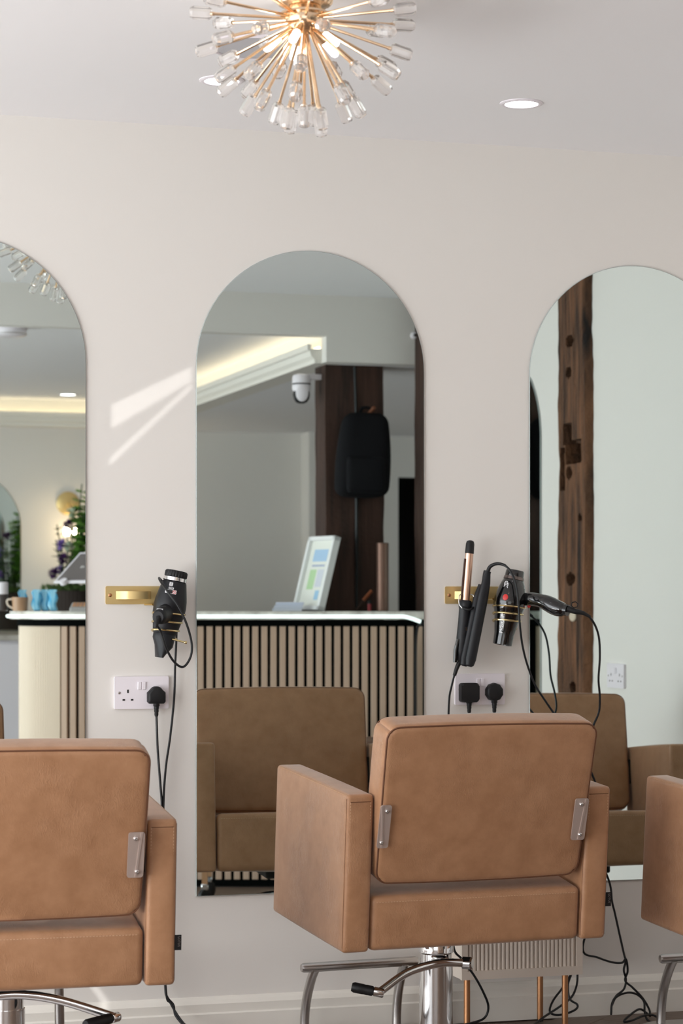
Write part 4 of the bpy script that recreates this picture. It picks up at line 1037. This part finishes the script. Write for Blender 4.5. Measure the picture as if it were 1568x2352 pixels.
# --- dome camera
c = am(690, 866, -3.31)
t = thing('security_camera', 'white dome camera with black lens beside the dark post', 'security camera', c)
obj('housing', lathe([(.018, .012), (.034, .006), (.0385, -.004), (.0385, -.028), (.036, -.030)], 28, Matrix.Translation(c)), MT['white'], t)
obj('dark_ring', lathe([(.037, -.028), (.0392, -.029), (.0392, -.033), (.036, -.034)], 28, Matrix.Translation(c)), MT['black'], t)
obj('yoke', lathe([(.038, -.034), (.039, -.038), (.038, -.055), (.034, -.062)], 28, Matrix.Translation(c)), MT['white'], t)
obj('eyeball', lathe([(.012, 0), (.0245, .006), (.033, .02), (.036, .036), (.033, .052), (.0245, .066), (.01, .072)], 28, Matrix.Translation(c+Vector((0, 0, -.112)))), MT['black'], t)
obj('faceplate', lathe(None, 24, align(c+Vector((-.004, .020, -.070)), (-.1, 1, -.1)), ell=[(.026, .036, 0), (.026, .036, .016), (.018, .028, .021)]), MT['white'], t)
obj('wall_arm', bx((c.x+.02, c.y-.012, c.z-.012), (2.722, c.y+.012, c.z+.012), .003), MT['white'], t, sm=False)
# --- back cabinet, plants, sconce, rear mirror
c0 = am(-60, 1450, -6.35); 
t = thing('back_cabinet', 'white low cabinet behind the counter against the rear wall', 'cabinet', (2.2, -6.42, 0), world=False)
obj('carcass', bx((-.95, -.58, .06), (.95, .55, .965), .003), MT['white'], t, sm=False); obj('worktop', bx((-.97, -.60, .965), (.97, .58, .995), .003), MT['marble'], t, sm=False); obj('plinth', bx((-.93, -.56, 0), (.93, .52, .06)), MT['dark'], t, sm=False)
for i in range(4):
    d_ = obj('door', bx((-.94+.47*i+.003, .55, .09), (-.94+.47*(i+1)-.003, .568, .95), .002), MT['white'], t, sm=False)
    obj('knob', lathe([(.005, 0), (.012, .008), (.010, .016)], 14, align((-.94+.47*i+.43, .568, .72), (0, 1, 0))), MT['black'], d_)
arched = arched_mirror((am(47, 1200, YB).x-MW/2, YB, -.205), PI, 'arched mirror on the rear wall reflecting plants, glimpsed in the leftmost mirror')
def leaf(bm, p, d, up, l, w):
    d = d.normalized(); s_ = d.cross(up); s_ = s_.normalized() if s_.length > 1e-4 else d.orthogonal().normalized(); n = s_.cross(d)
    v = [bm.verts.new(q) for q in (p, p+d*l*.4+s_*w*.5+n*l*.05, p+d*l, p+d*l*.4-s_*w*.5+n*l*.05)]
    m_ = bm.verts.new(p+d*l*.5-n*l*.05)
    for i in range(4): bm.faces.new((v[i], v[(i+1) % 4], m_))
rs = random.Random(4)
def arrangement(name, label, base, hpot, rpot, stems, seedless=0):
    t = thing(name, label, 'flower arrangement', base)
    rb = BM(); nn = 36
    rings = []
    for z_, rr in ((0, rpot*.9), (hpot, rpot)):
        rings.append([rb.verts.new(base+Vector((rr*(1+.03*(i % 2))*math.cos(2*PI*i/72), rr*(1+.03*(i % 2))*math.sin(2*PI*i/72), z_))) for i in range(72)])
    for i in range(72): rb.faces.new((rings[0][i], rings[0][(i+1) % 72], rings[1][(i+1) % 72], rings[1][i]))
    rb.faces.new(rings[0][::-1]); rb.faces.new(rings[1])
    obj('basket', rb, mat('dark_wicker', srgb(52, 42, 38), .8), t)
    ms = BM()
    for i in range(500):
        a = rs.uniform(0, 2*PI); q = rpot*1.25*math.sqrt(rs.random())
        leaf(ms, base+Vector((q*math.cos(a), q*math.sin(a), hpot-.005+.02*rs.random())), Vector((math.cos(a)*rs.random(), math.sin(a)*rs.random(), .6)), Vector((0, 0, 1)), .03, .012)
    tag(obj('moss', ms, mat('moss', srgb(72, 96, 48), .8), t, sm=False), kind='stuff')
    for (dx, dy, hh, kind) in stems:
        b0 = base+Vector((dx*.4, dy*.4, hpot)); b1 = base+Vector((dx, dy, hpot+hh))
        ptsq = spline([b0, b0.lerp(b1, .5)+Vector((rs.uniform(-.01, .01), rs.uniform(-.01, .01), 0)), b1], 6)
        so = obj('stem', tube(ptsq, .0035, 6), STEM, t)
        lb = BM()
        if kind == 'bell':
            for i in range(int(hh/.028)):
                f = .18+.82*i/(hh/.028); q = ptsq[min(int(f*(len(ptsq)-1)), len(ptsq)-1)]
                for j in range(7):
                    a = rs.uniform(0, 2*PI); d = Vector((math.cos(a), math.sin(a), rs.uniform(-.1, .6)))
                    leaf(lb, q+d*.006, d, Vector((0, 0, 1)), rs.uniform(.034, .052), .046)
            obj('bell_leaves', lb, GREENL, so, sm=False)
        elif kind == 'leaf':
            for i in range(int(hh/.02)):
                f = i/(hh/.02); q = ptsq[min(int(f*(len(ptsq)-1)), len(ptsq)-1)]
                for j in range(3):
                    a = rs.uniform(0, 2*PI); d = Vector((math.cos(a), math.sin(a), rs.uniform(.0, .8)))
                    leaf(lb, q, d, Vector((0, 0, 1)), rs.uniform(.02, .05), .016)
            obj('leaves', lb, GREEND, so, sm=False)
        else:
            for i in range(60):
                d = Vector((rs.gauss(0, 1), rs.gauss(0, 1), rs.gauss(.3, 1))).normalized()
                leaf(lb, ptsq[-1]+d*.006, d, Vector((.3, .2, 1)), rs.uniform(.018, .034), .018)
            obj('petals', lb, {'purple': PURP, 'white': WHF, 'dark': DPURP}[kind], so, sm=False)
            lf = BM()
            for i in range(int(hh/.03)):
                f = i/(hh/.03); q = ptsq[min(int(f*(len(ptsq)-1)), len(ptsq)-1)]
                for j in range(2):
                    a = rs.uniform(0, 2*PI); leaf(lf, q, Vector((math.cos(a), math.sin(a), .5)), Vector((0, 0, 1)), .035, .012)
            obj('leaves', lf, GREEND, so, sm=False)
    return t
STEM = mat('stem_green', srgb(66, 84, 50), .6); GREENL = mat('bell_green', srgb(112, 160, 66), .6); GREEND = mat('leaf_green', srgb(58, 82, 54), .6)
PURP = mat('violet_petal', srgb(150, 120, 200), .6); DPURP = mat('plum_petal', srgb(78, 40, 96), .6); WHF = mat('pale_petal', srgb(214, 226, 204), .6)
b_ = am(160, 1470, -6.03); b_.z = .995
st = []
def sp(px, py, kind, dy=0):
    q = am(px, py, -6.03+dy); st.append((q.x-b_.x, dy, q.z-b_.z-.23, kind))
sp(187, 1112, 'bell'); sp(183, 1150, 'bell', .04); sp(193, 1180, 'bell', .06); sp(186, 1230, 'bell', .06); sp(197, 1150, 'bell', .03); sp(205, 1130, 'bell', -.03); sp(191, 1200, 'bell', .05); sp(130, 1205, 'leaf'); sp(127, 1240, 'leaf', .03); sp(164, 1178, 'white', .02); sp(155, 1205, 'dark', .04); sp(140, 1250, 'purple', .05); sp(155, 1255, 'white', .05); sp(144, 1283, 'dark', .06); sp(168, 1230, 'leaf'); sp(150, 1290, 'leaf', .05); sp(122, 1318, 'dark', .06); sp(135, 1310, 'purple', .02); sp(178, 1260, 'leaf', .04); sp(160, 1300, 'leaf', -.04)
arrangement('flower_arrangement', 'tall green and violet flowers in a dark wicker pot behind the tablet', b_, .23, .115, st)
# sconce
c = am(157, 1156, YB+.03)
t = thing('wall_sconce', 'brass disc wall light with glowing warm bulbs behind the flowers', 'wall light', (c.x, YB, c.z))
obj('disc', lathe([(.066, 0), (.067, .004), (.060, .010), (.02, .014)], 40, align((c.x, YB+.001, c.z), (0, 1, 0))), MT['brass'], t)
cb = am(163, 1222, YB+.07)
obj('arm', tube(spline([(c.x, YB+.012, c.z), (c.x+.005, YB+.05, c.z-.03), (cb.x, YB+.07, cb.z+.05)], 6), .006, 8), MT['brass'], t)
for dx in (-.026, .030):
    obj('bulb', lathe([(.005, .036), (.009, .032), (.017, .012), (.020, 0), (.017, -.013), (.009, -.020), (.002, -.022)], 20, Matrix.Translation((cb.x+dx, YB+.07, cb.z))), mat('warm_bulb%d' % (dx > 0), (1, 1, 1, 1), .3, emit=((1, .70, .42, 1), 110)), t)
